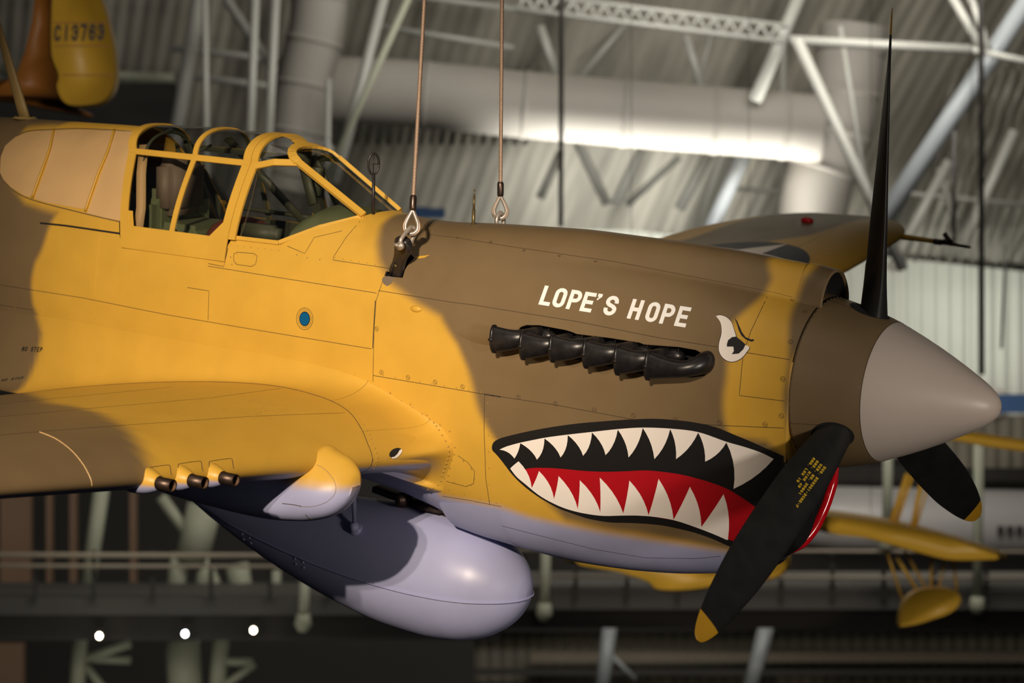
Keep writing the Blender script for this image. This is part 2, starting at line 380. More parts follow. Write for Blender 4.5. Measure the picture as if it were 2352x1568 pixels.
LINES = [[(893, 616), (880, 642), (864, 690), (859, 760), (857, 860), (857, 876)],
 [(0, 654), (76, 666), (191, 684), (383, 722.5), (574, 755), (853, 801)], [(478, 611), (620, 634), (865, 673)],
 [(981, 538), (1051, 546), (1178, 567), (1400, 599), (1408, 600), (1638, 644), (1777, 671), (1850, 690), (1885, 703)],
 [(869, 667), (1038, 694), (1080, 699), (1324, 738), (1516, 776), (1652, 797)],
 [(857, 862), (1112, 905), (1275, 929.5), (1460, 964), (1652, 976.6), (1816, 983.6)],
 [(1113, 905.5), (1112, 990), (1116, 1099), (1125, 1159)], [(1762, 682), (1725, 760), (1707, 812), (1698, 908), (1816, 922.5)], [(1711, 809), (1828, 828)],
 [(827, 508), (795, 545), (766, 590), (765, 597), (893, 616)], [(537, 583), (545, 579), (584, 582), (591, 588), (587, 607), (578, 612), (543, 607), (537, 600), (537, 583)],
 [(1148, 1206), (1253, 1233), (1368, 1261.5), (1482, 1280.6), (1597, 1282.5), (1655, 1277)],
 [(1017, 1139), (1080, 1149), (1151, 1163)], [(524, 570), (514, 612), (478, 605)], [(660, 565), (700, 582), (722, 545), (786, 530)], [(0, 700), (76, 712)],
 [(1052, 1046), (1075, 1062), (1090, 1082), (1088, 1110), (1070, 1117), (1028, 1106)], [(430, 660), (480, 668), (478, 735)]]
for l in LINES: seamline(l)
seamline([(92, 512), (150, 518), (281, 537)], .010, 2)
seamline([(1112, 905), (1150, 911)], .006, 2); seamline([(862, 690), (858, 760), (856, 800)], .0045, 1)
for p in Z(1080, 600, 2.868, [(318, 895), (563, 938), (818, 980), (1076, 1016), (1352, 1045), (1645, 1062), (1943, 1075), (2050, 1018), (2060, 775), (2112, 530), (2205, 330), (2127, 252)])+Z(780, 860, 4.61, [(725, 30), (1012, 80), (1302, 130)])+[(876, 855), (865, 755)]: fast(*p)
for p in Z(700, 200, 3.136, [(1100, 1085), (1340, 1115), (1580, 1175), (1835, 1213), (2095, 1253)]): fast(*p, .008)
for a, b, n in (((530, 563), (640, 575), 8), ((770, 592), (880, 610), 7), ((880, 862), (1105, 900), 9), ((1120, 925), (1125, 1150), 7), ((1030, 1125), (1140, 1155), 4), ((545, 584), (584, 587), 2), ((543, 604), (580, 608), 2)):
    for t in np.linspace(0, 1, n): disc(a[0]+(b[0]-a[0])*t, a[1]+(b[1]-a[1])*t, .0032)
for x, y in Z(780, 860, 4.61, [(540, 195), (750, 315), (925, 430), (1065, 535), (1165, 600), (1188, 735), (1220, 770), (1215, 845), (1190, 905), (1160, 910), (1170, 990), (1150, 1070), (1112, 1097), (1140, 1128), (1215, 1143), (1305, 1172), (1395, 1168), (1430, 1100), (1398, 995), (1310, 912)])+[(530, 590), (538, 600), (533, 607), (706, 592), (682, 585), (735, 596)]: disc(x, y, .0045, 3, .003)
# small circular access ring with the blue dot
def ringline(cx, cy, rx, ry, wd=.0025, n=28): seamline([(cx+rx*math.cos(t), cy+ry*math.sin(t)) for t in np.linspace(0, 2*math.pi, n)], wd, 1, .0008)
ringline(700, 732, 19, 25); ringline(700, 732, 15.5, 20.5, .0018)
fus = mk('fuselage', bm_seams.v, bm_seams.f, ['paint', 'seam', 'dark', 'rivet'], ROOT, True, bm_seams.i, 'a', fpaint(bm_seams.v))
tag(fus, 'sand yellow and dark earth fuselage with grey belly')
# ---------------------------------------------------------------- painted markings draped on a surface
def drape2d(name, polys, mats, hit, parent, offs, cell=9., label=None):
    "polys: list of (polygon in photo px, material index); each is cut in small cells and laid on the surface"
    g = G()
    for poly, mi in polys:
        pp = [Vector(p) for p in poly]; pp = [p for k, p in enumerate(pp) if (p-pp[k-1]).length > .05]
        r_ = delaunay_2d_cdt(pp, [], [list(range(len(pp)))], 1, 1e-4); bm = bmesh.new(); vs = [bm.verts.new((v.x, v.y, 0)) for v in r_[0]]
        for f_ in r_[2]:
            try: bm.faces.new([vs[k] for k in f_])
            except ValueError: pass
        lo = np.min(poly, 0); hi = np.max(poly, 0)
        for ax in (0, 1):
            for c in np.arange(math.floor(lo[ax]/cell)*cell+cell, hi[ax], cell):
                co = [0, 0, 0]; co[ax] = c; no = [0, 0, 0]; no[ax] = 1
                bmesh.ops.bisect_plane(bm, geom=bm.verts[:]+bm.edges[:]+bm.faces[:], plane_co=co, plane_no=no, dist=1e-5)
        bm.verts.index_update(); V = []; ok = True; last = None
        H_ = hit([(v.co.x, v.co.y) for v in bm.verts], offs[mi])
        for v, h in zip(bm.verts, H_):
            if h is None: h = last
            last = h; V.append(h)
        fv = [v for v in V if v is not None]
        if not fv: bm.free(); continue
        V = [v if v is not None else fv[0] for v in V]
        F = [tuple(v.index for v in f.verts) for f in bm.faces]
        g.add(V, F, mi); bm.free()
    if not g.v: print('EMPTY DRAPE', name); return None
    o = g.mk(name, mats, parent, True, 'a')
    if label: o['label'] = label
    return o
def hitF(P, off): return [None if np.isnan(q[0]) else q+fn(q)*off for q in uf_many(P)]
def curve(pts, ctl=None): return pts
def bow(a, b, k, n=5):
    "points from a to b bowed by the vector k, without b"
    a = np.array(a, float); b = np.array(b, float); c = (a+b)/2+np.array(k)
    return [tuple((1-t)**2*a+2*(1-t)*t*c+t*t*b) for t in np.linspace(0, 1, n, endpoint=False)]
def z4(p): return Z(1100, 900, 2.614, p)
def smooth_poly(P, n=4): return [tuple(p) for p in crom(list(P), n)]
out_top = [(85, 355), (78, 335), (86, 305), (112, 285), (160, 268), (300, 235), (450, 208), (600, 188), (750, 175), (900, 165), (1050, 160), (1180, 168), (1300, 183), (1420, 210), (1520, 250), (1640, 300), (1740, 345), (1820, 380), (1920, 430), (2010, 490)]
out_bot = [(2030, 640), (2020, 760), (1960, 900), (1850, 985), (1760, 1000), (1640, 975), (1560, 948), (1480, 915), (1400, 880), (1300, 845), (1200, 820), (1100, 800), (1000, 790), (900, 785), (800, 783), (720, 772), (640, 755), (560, 728), (480, 698), (400, 655), (330, 610), (260, 555), (200, 495), (150, 430), (110, 380)]
upv = [(250, 306), (395, 278), (535, 258), (680, 242), (835, 225), (985, 215), (1150, 222), (1318, 243), (1487, 302)]
upt = [(215, 398), (350, 405), (492, 392), (627, 382), (762, 378), (900, 392), (1055, 402), (1185, 402), (1360, 417), (1530, 580)]
upper = smooth_poly([(125, 345), (170, 325), (250, 303)], 3)[:-1]+smooth_poly([(250, 303), (395, 274), (535, 255), (680, 239), (835, 222), (985, 213), (1150, 219), (1318, 240), (1485, 297), (1600, 330), (1700, 365), (1770, 400)], 5)
low = bow((1770, 402), (1530, 580), (25, 25))+bow((1530, 580), upv[8], (45, -10))
for k in range(8, 0, -1): low += bow(upv[k], upt[k], (22, 20))+bow(upt[k], upv[k-1], (24, -8))
low += bow(upv[0], upt[0], (10, 6))+bow(upt[0], (125, 345), (10, -22)); upper = upper+low
lt = [(240, 415), (362, 473), (480, 503), (607, 528), (727, 512), (905, 530), (1080, 520), (1268, 568), (1470, 612)]
lv = [(318, 575), (452, 640), (595, 700), (730, 720), (868, 727), (1020, 738), (1170, 765), (1337, 808), (1497, 872)]
lower = [(190, 457)]
for k in range(9): lower += bow(lower.pop(), lt[k], (6, 0) if k else (0, -4))+bow(lt[k], lv[k], (34, -8))+[lv[k]]
lower += [(1497, 884)]+smooth_poly([(1490, 886), (1400, 847), (1280, 802), (1170, 767), (1050, 747), (950, 740), (860, 740), (750, 742), (650, 730), (560, 710), (480, 682), (400, 642), (340, 602), (290, 560), (230, 510), (192, 462)], 3)
red = smooth_poly([(275, 462), (330, 455), (420, 455), (520, 462), (620, 472), (750, 478), (880, 475), (1000, 470), (1100, 478), (1200, 492), (1300, 515), (1400, 545), (1500, 585), (1620, 660), (1760, 760), (1900, 860)], 4)+[(1850, 950), (1700, 950), (1500, 884), (1337, 815), (1170, 768), (1020, 742), (868, 732), (730, 725), (595, 704), (452, 644), (330, 590), (318, 577), (290, 510)]
outer = smooth_poly(out_top+out_bot+[out_top[0]], 3)[:-1]
drape2d('shark_mouth', [(z4(outer), 0), (z4(red), 1), (z4(upper), 2), (z4(lower), 2)], ['black', 'red', 'white'], hitF, fus, (.0008, .0016, .0024), 9., 'black outlined shark mouth with red tongue and white teeth')
z3 = lambda p: Z(1080, 600, 2.868, p)
eye = [(1618, 360), (1650, 355), (1690, 370), (1720, 400), (1735, 440), (1748, 480), (1760, 510), (1800, 545), (1840, 565), (1820, 600), (1790, 635), (1750, 657), (1710, 660), (1670, 640), (1645, 605), (1638, 570), (1642, 530), (1655, 480), (1655, 430), (1645, 395)]
ec = np.mean(eye, 0); eo = [tuple(np.array(p)+(np.array(p)-ec)/np.linalg.norm(np.array(p)-ec)*4.5) for p in eye]
pup = [(1692, 562), (1692, 545), (1700, 520), (1725, 500), (1752, 496), (1790, 525), (1815, 548), (1800, 580), (1770, 608), (1725, 612), (1738, 590), (1735, 562)]
lash = [(1742, 372), (1760, 395), (1775, 430), (1790, 465), (1815, 500), (1850, 515), (1868, 513), (1872, 523), (1855, 530), (1820, 517), (1788, 490), (1770, 455), (1760, 420)]
drape2d('shark_eye', [(z3(smooth_poly(eo+[eo[0]], 3)[:-1]), 0), (z3(smooth_poly(eye+[eye[0]], 3)[:-1]), 1), (z3(pup), 2), (z3(lash), 2)], ['black', 'white', 'black'], hitF, fus, (.0006, .0012, .0019), 9., 'white shark eye with black pupil and lash')
dot = lambda cx, cy, rx, ry: [(cx+rx*math.cos(t), cy+ry*math.sin(t)) for t in np.linspace(0, 2*math.pi, 30, endpoint=False)]
drape2d('blue_access_disc', [(dot(700, 732, 12.5, 17), 0), (dot(700, 732, 11, 15), 1)], ['black', 'blue'], hitF, fus, (.0008, .0014), 9., 'blue painted disc')
# bare yellow paint scratch and primer stain by the sling opening
drape2d('paint_scratch', [([(953, 591), (962, 588), (975, 587), (988, 585), (975, 592), (960, 594)], 0)], ['yellow'], hitF, fus, (.0008,), 9.)
drape2d('primer_stain', [([(880, 636), (890, 634), (903, 636), (905, 642), (898, 652), (889, 657), (881, 652), (877, 643)], 0)], ['leather'], hitF, fus, (.0008,), 9.)
# ---- stroke lettering
def rr(w, r=.22, h=1., lw=.19, open_=None):
    "rounded rectangle centre line"
    a = lw/2; x0, x1, y0, y1 = a, w-a, a, h-a; P = []
    for cx, cy, s in ((x1-r, y1-r, 0), (x0+r, y1-r, 90), (x0+r, y0+r, 180), (x1-r, y0+r, 270)):
        for t in np.linspace(s, s+90, 5): P.append((cx+r*math.cos(math.radians(t)), cy+r*math.sin(math.radians(t))))
    return P
def glyph(c, w, lw):
    a = lw/2; x0, x1, y0, y1 = a, w-a, a, 1-a; xm = w/2; r = min(.25, (w-lw)/2*.98); m = .5
    def arc(cx, cy, s, e, rr_=r): return [(cx+rr_*math.cos(math.radians(t)), cy+rr_*math.sin(math.radians(t))) for t in np.linspace(s, e, 5)]
    if c == 'L': return [[(x0, 1), (x0, y0), (w, y0)]]
    if c in 'O0': q = rr(w, r, 1, lw); return [q+[q[0], q[1]]]
    if c == 'D': return [[(x0, y0), (x0, y1)]+arc(x1-r, y1-r, 90, 0)+arc(x1-r, y0+r, 0, -90)+[(x0, y0), (x0, y1)]]
    if c == 'P': return [[(x0, 0), (x0, y1)]+arc(x1-r, y1-r, 90, 0)+arc(x1-r, m-.03+r, 0, -90)+[(x0, m-.03)]]
    if c == 'R': return [[(x0, 0), (x0, y1)]+arc(x1-r, y1-r, 90, 0)+arc(x1-r, m+r, 0, -90)+[(x0, m)], [(xm, m), (x1, 0)]]
    if c == 'E': return [[(w, y1), (x0, y1), (x0, y0), (w, y0)], [(x0, m), (w*.92, m)]]
    if c == 'F': return [[(w, y1), (x0, y1), (x0, 0)], [(x0, m), (w*.9, m)]]
    if c == 'H': return [[(x0, 0), (x0, 1)], [(x1, 0), (x1, 1)], [(x0, m), (x1, m)]]
    if c == 'N': return [[(x0, 0), (x0, 1)], [(x0, y1), (x1, y0)], [(x1, 0), (x1, 1)]]
    if c == 'A': return [[(x0, 0), (x0, .7), (xm, y1), (x1, .7), (x1, 0)], [(x0, .4), (x1, .4)]]
    if c == 'U': return [[(x0, 1), (x0, y0+r)]+arc(x0+r, y0+r, 180, 270)+arc(x1-r, y0+r, 270, 360)+[(x1, 1)]]
    if c == 'T': return [[(0, y1), (w, y1)], [(xm, y1), (xm, 0)]]
    if c == 'W': return [[(x0, 1), (x0, y0), (xm, .45), (x1, y0), (x1, 1)]]
    if c == 'I' or c == '1': return [[(xm, 0), (xm, 1)]]
    if c == 'G': return [[(x1, y1-r-.05)]+arc(x1-r, y1-r, 0, 90)+arc(x0+r, y1-r, 90, 180)+arc(x0+r, y0+r, 180, 270)+arc(x1-r, y0+r, 270, 360)+[(x1, .45), (xm, .45)]]
    if c == 'C': return [[(x1, y1-r-.05)]+arc(x1-r, y1-r, 0, 90)+arc(x0+r, y1-r, 90, 180)+arc(x0+r, y0+r, 180, 270)+arc(x1-r, y0+r, 270, 360)+[(x1, y0+r+.05)]]
    if c == 'S': return [[(x1, y1-r-.05)]+arc(x1-r, y1-r, 0, 90)+arc(x0+r, y1-r, 90, 180)+[(x0+.02, .62), (x0+.10, .545), (x1-.10, .455), (x1-.02, .38)]+arc(x1-r, y0+r, 0, -90)+arc(x0+r, y0+r, 270, 180)+[(x0, y0+r+.05)]]
    if c == '2': return [[(x0, y1-r-.05)]+arc(x0+r, y1-r, 180, 90)+arc(x1-r, y1-r, 90, 0)+[(x1, .6), (x0, y0), (w, y0)]]
    if c == '3': return [[(x0, y1-r-.05)]+arc(x0+r, y1-r, 180, 90)+arc(x1-r, y1-r, 90, 0)+[(x1, .6), (xm, .52), (x1, .44)]+arc(x1-r, y0+r, 0, -90)+arc(x0+r, y0+r, 270, 180)+[(x0, y0+r+.05)]]
    if c == '4': return [[(w, .3), (x0, .3), (x1-.05, y1), (x1-.05, 0)]]
    if c == '6': return [[(x1, y1-r-.05)]+arc(x1-r, y1-r, 0, 90)+arc(x0+r, y1-r, 90, 180)+arc(x0+r, y0+r, 180, 270)+arc(x1-r, y0+r, 270, 360)+[(x1, .45), (x1-.1, .55), (x0, .52)]]
    if c == '7': return [[(0, y1), (x1, y1), (x1, .8), (xm-.05, 0)]]
    if c == '9': return [[(x0, y0+r+.05)]+arc(x0+r, y0+r, 180, 270)+arc(x1-r, y0+r, 270, 360)+arc(x1-r, y1-r, 0, 90)+arc(x0+r, y1-r, 90, 180)+[(x0, .5), (x1, .45)]]
    if c == '-': return [[(x0, m), (x1, m)]]
    if c == '.': return [[(x0, lw*.6), (x0+lw, lw*.6)]]
    return []
def stroke(path, lw):
    P = np.array(path, float); n = len(P); out = []
    L = []; R_ = []
    for i in range(n):
        a = P[i]-P[i-1] if i else P[1]-P[0]; b = P[i+1]-P[i] if i < n-1 else P[-1]-P[-2]
        a = a/(np.linalg.norm(a)+1e-9); b = b/(np.linalg.norm(b)+1e-9); m_ = a+b; m_ /= np.linalg.norm(m_)+1e-9
        nr = np.array([-m_[1], m_[0]]); k = lw/2/max(.45, nr@np.array([-a[1], a[0]])); L.append(P[i]+nr*k); R_.append(P[i]-nr*k)
    return [[L[i], L[i+1], R_[i+1], R_[i]] for i in range(n-1)]
def text_polys(chars, quad, W_, lw, mi=0):
    "chars: (char, x, w); quad: photo px of bottom-left, bottom-right, top-left, top-right for the W_ x 1 box"
    bl, br, tl, tr = [np.array(q, float) for q in quad]; out = []
    for c, x, w_ in chars:
        if c == "'": polys = [[(x+.06, 1), (x+.28, 1), (x+.28, .86), (x+.10, .66), (x+.05, .70), (x+.14, .84), (x+.06, .84)]]
        else: polys = [[(x+p[0], p[1]) for p in q] for s in glyph(c, w_, lw) for q in stroke(s, lw)]
        for q in polys:
            pp = []
            for X, Y in q:
                u = X/W_; pp.append(tuple((bl*(1-u)+br*u)*(1-Y)+(tl*(1-u)+tr*u)*Y))
            out.append((pp, mi))
    return out
def simple(txt, w_=.62, gap=.22): 
    x = 0; o = []
    for c in txt:
        if c != ' ': o.append((c, x, w_ if c not in '.' else .25))
        x += (w_ if c != '.' else .3)+gap
    return o, x-gap
T7 = 7.42
nm = [('L', 0, .54), ('O', .63, .60), ('P', 1.37, .60), ('E', 2.06, .58), ("'", 2.66, .3), ('S', 3.20, .63), ('H', 4.46, .60), ('O', 5.32, .60), ('P', 6.08, .60), ('E', 6.84, .58)]
drape2d('name_lettering', text_polys(nm[:6], [(1236.5, 699), (1574, 752), (1252, 655.5), (1589, 706.5)], T7, .192), ['letter'], hitF, fus, (.0012,), 11., "white lettering reading LOPE'S")
drape2d('name_lettering', text_polys(nm[6:], [(1236.5, 699), (1574, 752), (1252, 655.5), (1589, 706.5)], T7, .192), ['letter'], hitF, fus, (.0012,), 11., 'white lettering reading HOPE')
# ---------------------------------------------------------------- canopy
zb_, yb_ = .738, .212
def cank(x, t):
    "t 0..1 side from skirt to rail, 1..2 arc to the top"
    x = float(x); zt = float(np.interp(x, [-4.9, -4.47, -4.0, -3.9], [.853, .870, .868, .862])); zs = .25; ys = .408
    if t <= 1:
        y = ys+(yb_-ys)*t**1.12-.022*math.sin(math.pi*t)*-1; z = zs+(zb_-zs)*t; return np.array([x, -y, z])
    u = (t-1)*math.pi/2; y = yb_*math.cos(u)**.92; z = zb_+(zt-zb_)*math.sin(u)**.92
    return np.array([x, -y, z])
def tz(z): return (z-.25)/(zb_-.25)
xr = lambda z: -4.69-.27*(z-.25)
def canp(f0, f1, t0, t1, nx, nt, off=0., th=0., side=1):
    "patch of the canopy surface between two x(z) edges"
    ts = np.linspace(t0, t1, nt); V = []
    for t in ts:
        z = cank(-4.3, t)[2]; a = f0(z); b = f1(z)
        for k in range(nx):
            x = a+(b-a)*k/(nx-1); p = cank(x, t); e = cank(x, min(t+.02, 2)); e2 = cank(x, max(t-.02, 0)); g = e-e2
            n = np.array([0, -g[2], g[1]*1.]); n = np.array([0, -abs(g[2]), abs(g[1])]); n /= np.linalg.norm(n)+1e-9
            V.append((p+n*off, n))
    top = [v+n*th for v, n in V]; F = gridf(nt, nx)
    if th == 0:
        Vs = top
    else:
        bot = [v for v, n in V]; N = len(top); Vs = top+bot; F2 = [tuple(N+i for i in f[::-1]) for f in F]; E = []
        for i in range(nt-1): E += [(i*nx, (i+1)*nx, N+(i+1)*nx, N+i*nx), (i*nx+nx-1, N+i*nx+nx-1, N+(i+1)*nx+nx-1, (i+1)*nx+nx-1)]
        for j in range(nx-1): E += [(j, N+j, N+j+1, j+1), ((nt-1)*nx+j, (nt-1)*nx+j+1, N+(nt-1)*nx+j+1, N+(nt-1)*nx+j)]
        F = F+F2+E
    Vs = np.array(Vs); 
    if side < 0: Vs = Vs*[1, -1, 1]; F = [f[::-1] for f in F]
    return Vs, F
cano = mk('sliding_canopy', [(0, 0, 0)], [], 'yellow', ROOT, None, None, 'w'); bpy.data.objects.remove(cano)
g = G(); xf = lambda z: -3.985+(.0 if z > .40 else 0.)
for sd in (1, -1):
    for f0, f1, t0, t1, nx, nt in ((xr, lambda z: -4.0, 0, tz(.365), 30, 5), (xr, lambda z: xr(z)+.052, 0, 2, 3, 40), (lambda z: -4.383, lambda z: -4.352, tz(.36), 2, 3, 40),
                                   (lambda z: -4.045, lambda z: -3.995, 0, 2, 3, 40), (xr, lambda z: -4.0, tz(.716), tz(.756) if False else 1.045, 30, 4)):
        g.add(*canp(f0, f1, t0, t1, nx, nt, .004, .007, sd)); g.add(*canp(f0, f1, t0, t1, nx, nt, .002, 0, sd), 1)
    for P3 in ([(-4.045, .30), (-4.045, .44), (-4.12, .36), (-4.12, .30)], [(-4.70, .3), (-4.66, .36), (-4.62, .36), (-4.62, .3)], [(-4.70, .3), (-4.705, .44), (-4.655, .44), (-4.62, .35)]):
        V = []
        for x, z in P3: p = cank(x, tz(z)); V.append(p+[0, -.011, .002]); 
        V = np.array(V)*[1, sd, 1]; g.add(V, [(0, 1, 2, 3)])
can = g.mk('sliding_canopy_frame', ['yellow', 'dgreen'], ROOT, False, 'a')
g = G()
for sd in (1, -1): g.add(*canp(lambda z: xr(z)+.02, lambda z: -4.01, tz(.34), 2, 24, 40, .003, 0, sd))
gl = g.mk('canopy_glass', ['glass'], can, True, 'a')
# windscreen
class G2(G):
    "adds every bar a second time, thinner and inward, as the green painted inside"
    def bar(s, path, wd, th, up):
        s.add(*bar(path, wd, th, up)); s.add(*bar(path, wd*.94, -.004, up), 1)
WS = [np.array(p) for p in [(-3.328, -.150, .522), (-3.735, -.168, .754), (-3.690, -.360, .372), (-3.975, -.372, .371)]]  # pillar foot, pillar top, side foot, hoop foot
g = G2()
wn = np.array([.51, 0, .86])
arch = [WS[1]]
for t in np.linspace(0, 1, 13):
    a = math.pi*t; y = -.168*math.cos(a); arch.append(np.array([-3.735-.10*math.sin(a)**.8, y, .754+.068*math.sin(a)**.8]))
arch.append(WS[1]*[1, -1, 1])
hoop = [cank(-3.97, t) for t in np.linspace(tz(.36), 2, 24)]; hp2 = [p*[1, -1, 1] for p in hoop[::-1]]; hoopf = np.array(hoop+hp2[1:])
hc = np.array([-3.97, 0, .3]); g.bar(hoopf, .042, .012, [(p-hc)/np.linalg.norm(p-hc) for p in hoopf])
for sd in (1, -1):
    s_ = np.array([1, sd, 1])
    g.bar([WS[0]*s_, WS[1]*s_], .034, .02, np.array([.35, -.55*sd, .75]))
    g.bar([WS[0]*s_, (WS[0]*s_+WS[2]*s_)/2+[0, -.012*sd, .012], WS[2]*s_], .022, .008, (0, -sd, .4))
    g.bar([WS[2]*s_, WS[3]*s_], .02, .008, (0, -sd, .3))
    r0 = cank(-3.97, tz(.72))*s_; g.bar([r0, (r0+WS[1]*s_)/2+[0, -.012*sd, .012], WS[1]*s_+[.01, 0, .0]], .034, .012, (0, -sd, .5))
    ra = cank(-3.97, 1.6)*s_
ar = np.array(arch[1:-1]); g.bar(ar, .045, .014, [np.array([.4, p[1]*4, .9])/np.linalg.norm([.4, p[1]*4, .9]) for p in ar])
# roof strip between hoop and arch
hs = [cank(-3.965, t) for t in np.linspace(1.35, 2, 12)]; hs = np.array([p for p in hs]+[p*[1, -1, 1] for p in hs[::-1]][1:])
asel = crom([ar[k] for k in (3, 4, 5, 6, 7, 8, 9)], 4)[:-1]; asel = np.array([asel[int(round(i*(len(asel)-1)/(len(hs)-1)))] for i in range(len(hs))])
for k in (.35,):
    mid = hs*(1-k)+asel*k+[0, 0, .006]
V = np.vstack([hs+[0, 0, .006], hs*.66+asel*.34+[0, 0, .016], hs*.33+asel*.67+[0, 0, .018], asel+[0, 0, .008]]); 
keepc = [(i, j) for i in range(3) for j in range(len(hs)-1)]
g.add(V, [f for f, (i, j) in zip(gridf(4, len(hs)), keepc) if abs(V[i*len(hs)+j][1]) < .055 or i == 9])
wsf = g.mk('windscreen_frame', ['yellow', 'dgreen'], ROOT, False, 'a')
g = G()
for sd in (1, -1):
    s_ = np.array([1, sd, 1]); A = [WS[3], WS[2], WS[0]]; top = [cank(-3.97, tz(.72)), (cank(-3.97, tz(.72))+WS[1])/2, WS[1]]
    g.add(np.array([WS[3]*s_, WS[2]*s_, WS[0]*s_, WS[1]*s_, top[0]*s_]), [(0, 1, 2, 3, 4)])
    q = [top[0]*s_, WS[1]*s_]+[ar[k]*s_ for k in (1, 2, 3, 4)]+[cank(-3.97, t)*s_ for t in (1.55, 1.3, 1.1)]
    g.add(q, [tuple(range(len(q)))])
fr = [WS[0]+[0, .0, .0]]+[p for p in ar]+[WS[0]*[1, -1, 1]]; g.add(fr, [tuple(range(len(fr)))])
g.mk('windscreen_glass', ['glass'], wsf, False, 'a')
# inner windscreen structure and cockpit
g = G()
liner = []
xs = np.linspace(-4.95, -3.2, 36)
for x in xs:
    z0 = sill(x)-.004 if x > -4.86 else .45; r = np.clip((z0-ZC(x))/(ZT(x)-ZC(x)), 0, .97); a0 = math.acos(float(r)**(NT(x)/2)); a = np.concatenate([np.linspace(a0, 2.3, 14)]); y, z = sec(x, a)
    y = y-.016; row = [(x, -yy, zz) for yy, zz in zip(y, z)]; row += [(x, yy, zz) for yy, zz in zip(y[::-1], z[::-1])]; liner += row
g.add(liner, gridf(36, 28))
for x in (-4.93, -3.2):
    y, z = sec(x, np.linspace(.9 if x < -4 else 1.2, np.pi, 20)); P = [(x, -yy*.97, zz) for yy, zz in zip(y, z)]+[(x, yy*.97, zz) for yy, zz in zip(y[::-1], z[::-1])]; g.add(P, [tuple(range(len(P)))])
ck = g.mk('cockpit_tub', ['green'], ROOT, True, 'a'); ck['label'] = 'green cockpit interior'
g = G()     # glare shield / instrument hood under the windscreen
V = []
for x, zt_, hw_ in ((-3.70, .46, .28), (-3.68, .50, .27), (-3.60, .545, .25), (-3.45, .55, .22), (-3.30, .530, .19)):
    for a in np.linspace(0, np.pi, 13): V.append((x, -hw_*math.cos(a)*1.05, .32+(zt_-.32)*math.sin(a)**.55))
g.add(V, gridf(5, 13)); g.add(V[:13], [tuple(range(13))])
g.mk('instrument_hood', ['green'], ck, True, 'a')
g = G()     # seat with headrest
g.add(*box((-4.50, 0, .02), (.42, .40, .06))); g.add(*rbox((-4.68, 0, .26), (.08, .46, .56))); g.add(*rbox((-4.52, 0, .22), (.30, .44, .30)))
for s_ in (1, -1): g.add(*box((-4.55, .2*s_, .12), (.34, .03, .2)))
st = g.mk('pilot_seat', ['green'], ck, False, 'a')
g = G().add(*rbox((-4.64, -.02, .55), (.10, .30, .30))); g.mk('headrest', ['leather'], ck, True, 'a')
g = G().add(*sph((-4.16, -.08, .315), .165, 10, 20, (1.2, 1.1, .75))); g.mk('seat_cover', ['redbrown'], ck, True, 'a')
g = G()
for sd in (1, -1):
    if sd > 0: g.add(*bar([(-4.55, .25*sd, .80), (-4.10, .36*sd, .38)], .04, .015, (0, -sd, .3)))
    if sd > 0: g.add(*bar([(-3.92, .20*sd, .76), (-3.80, .34*sd, .40)], .03, .012, (0, -sd, .3)))
    if sd > 0: g.add(*tube([(-4.62, .33*sd, .42), (-4.2, .36*sd, .41), (-3.75, .35*sd, .40)], .012, 8))
    g.add(*rbox((-3.86, .30*sd, .40), (.26, .07, .09)))
g.add(*bar([(-3.74, -.10, .73), (-3.66, -.12, .55)], .05, .02, (0, -1, 0))); g.add(*box((-3.70, -.06, .66), (.07, .05, .14)))
g.add(*tube(crom([(-4.6, .0, .62), (-4.5, -.1, .72), (-4.45, 0, .78)], 5), .008, 6))
g.add(*tube([cank(-4.74, t)*[1, 1, 1]+[0, .03, -.03] for t in np.linspace(.9, 2, 14)]+[cank(-4.74, t)*[1, -1, 1]+[0, -.03, -.03] for t in np.linspace(2, .2, 14)], .009, 8))
g.add(*tube([(-4.45, -.30, .30), (-4.40, -.33, .36), (-4.3, -.34, .28)], .009, 8))
g.mk('cockpit_structure', ['dgreen'], ck, True, 'a')
g = G().add(*bar([(-4.64, -.35, .30), (-4.66, -.30, .45), (-4.72, -.235, .62), (-4.78, -.15, .76)], .05, .01, (.5, -1, .2))); g.mk('inner_side_strip', ['wood'], ck, True, 'a')
# ---------------------------------------------------------------- plywood covered rear quarter panels
woods = [[(0, 395), (2, 360), (12, 335), (35, 315), (62, 304), (95, 300), (121, 299), (112, 340), (96, 385), (72, 452), (58, 450), (25, 430), (8, 412)],
         [(127, 299), (190, 298), (260, 300), (245, 345), (222, 400), (194, 480), (150, 473), (100, 463), (79, 456), (103, 392), (118, 343)],
         [(266, 300), (318, 303), (308, 340), (297, 390), (290, 440), (284, 508), (240, 500), (200, 489), (228, 410), (252, 345)]]
for wp in woods: drape2d('plywood_panel', [(wp, 0)], ['wood'], hitF, fus, (.0012,), 14., 'bare plywood window cover')
for l in ([(124, 299), (116, 341), (100, 386), (75, 455)], [(263, 300), (250, 345), (226, 402), (197, 486)]):
    Q = np.array(conform(crom(l, 6), 8)); G().add(*bar(Q, .010, .011, [fn(q) for q in Q])).mk('window_rib', ['yellow'], fus, True, 'a')
g = G(); Q = np.array(conform(crom([(300, 302), (190, 296), (125, 298), (60, 303), (14, 330), (0, 365), (0, 398), (20, 428), (70, 457), (190, 489), (284, 511)], 5), 8)); g.add(*bar(Q, .005, .004, [fn(q) for q in Q])); g.mk('window_surround', ['brown'], fus, True, 'a')
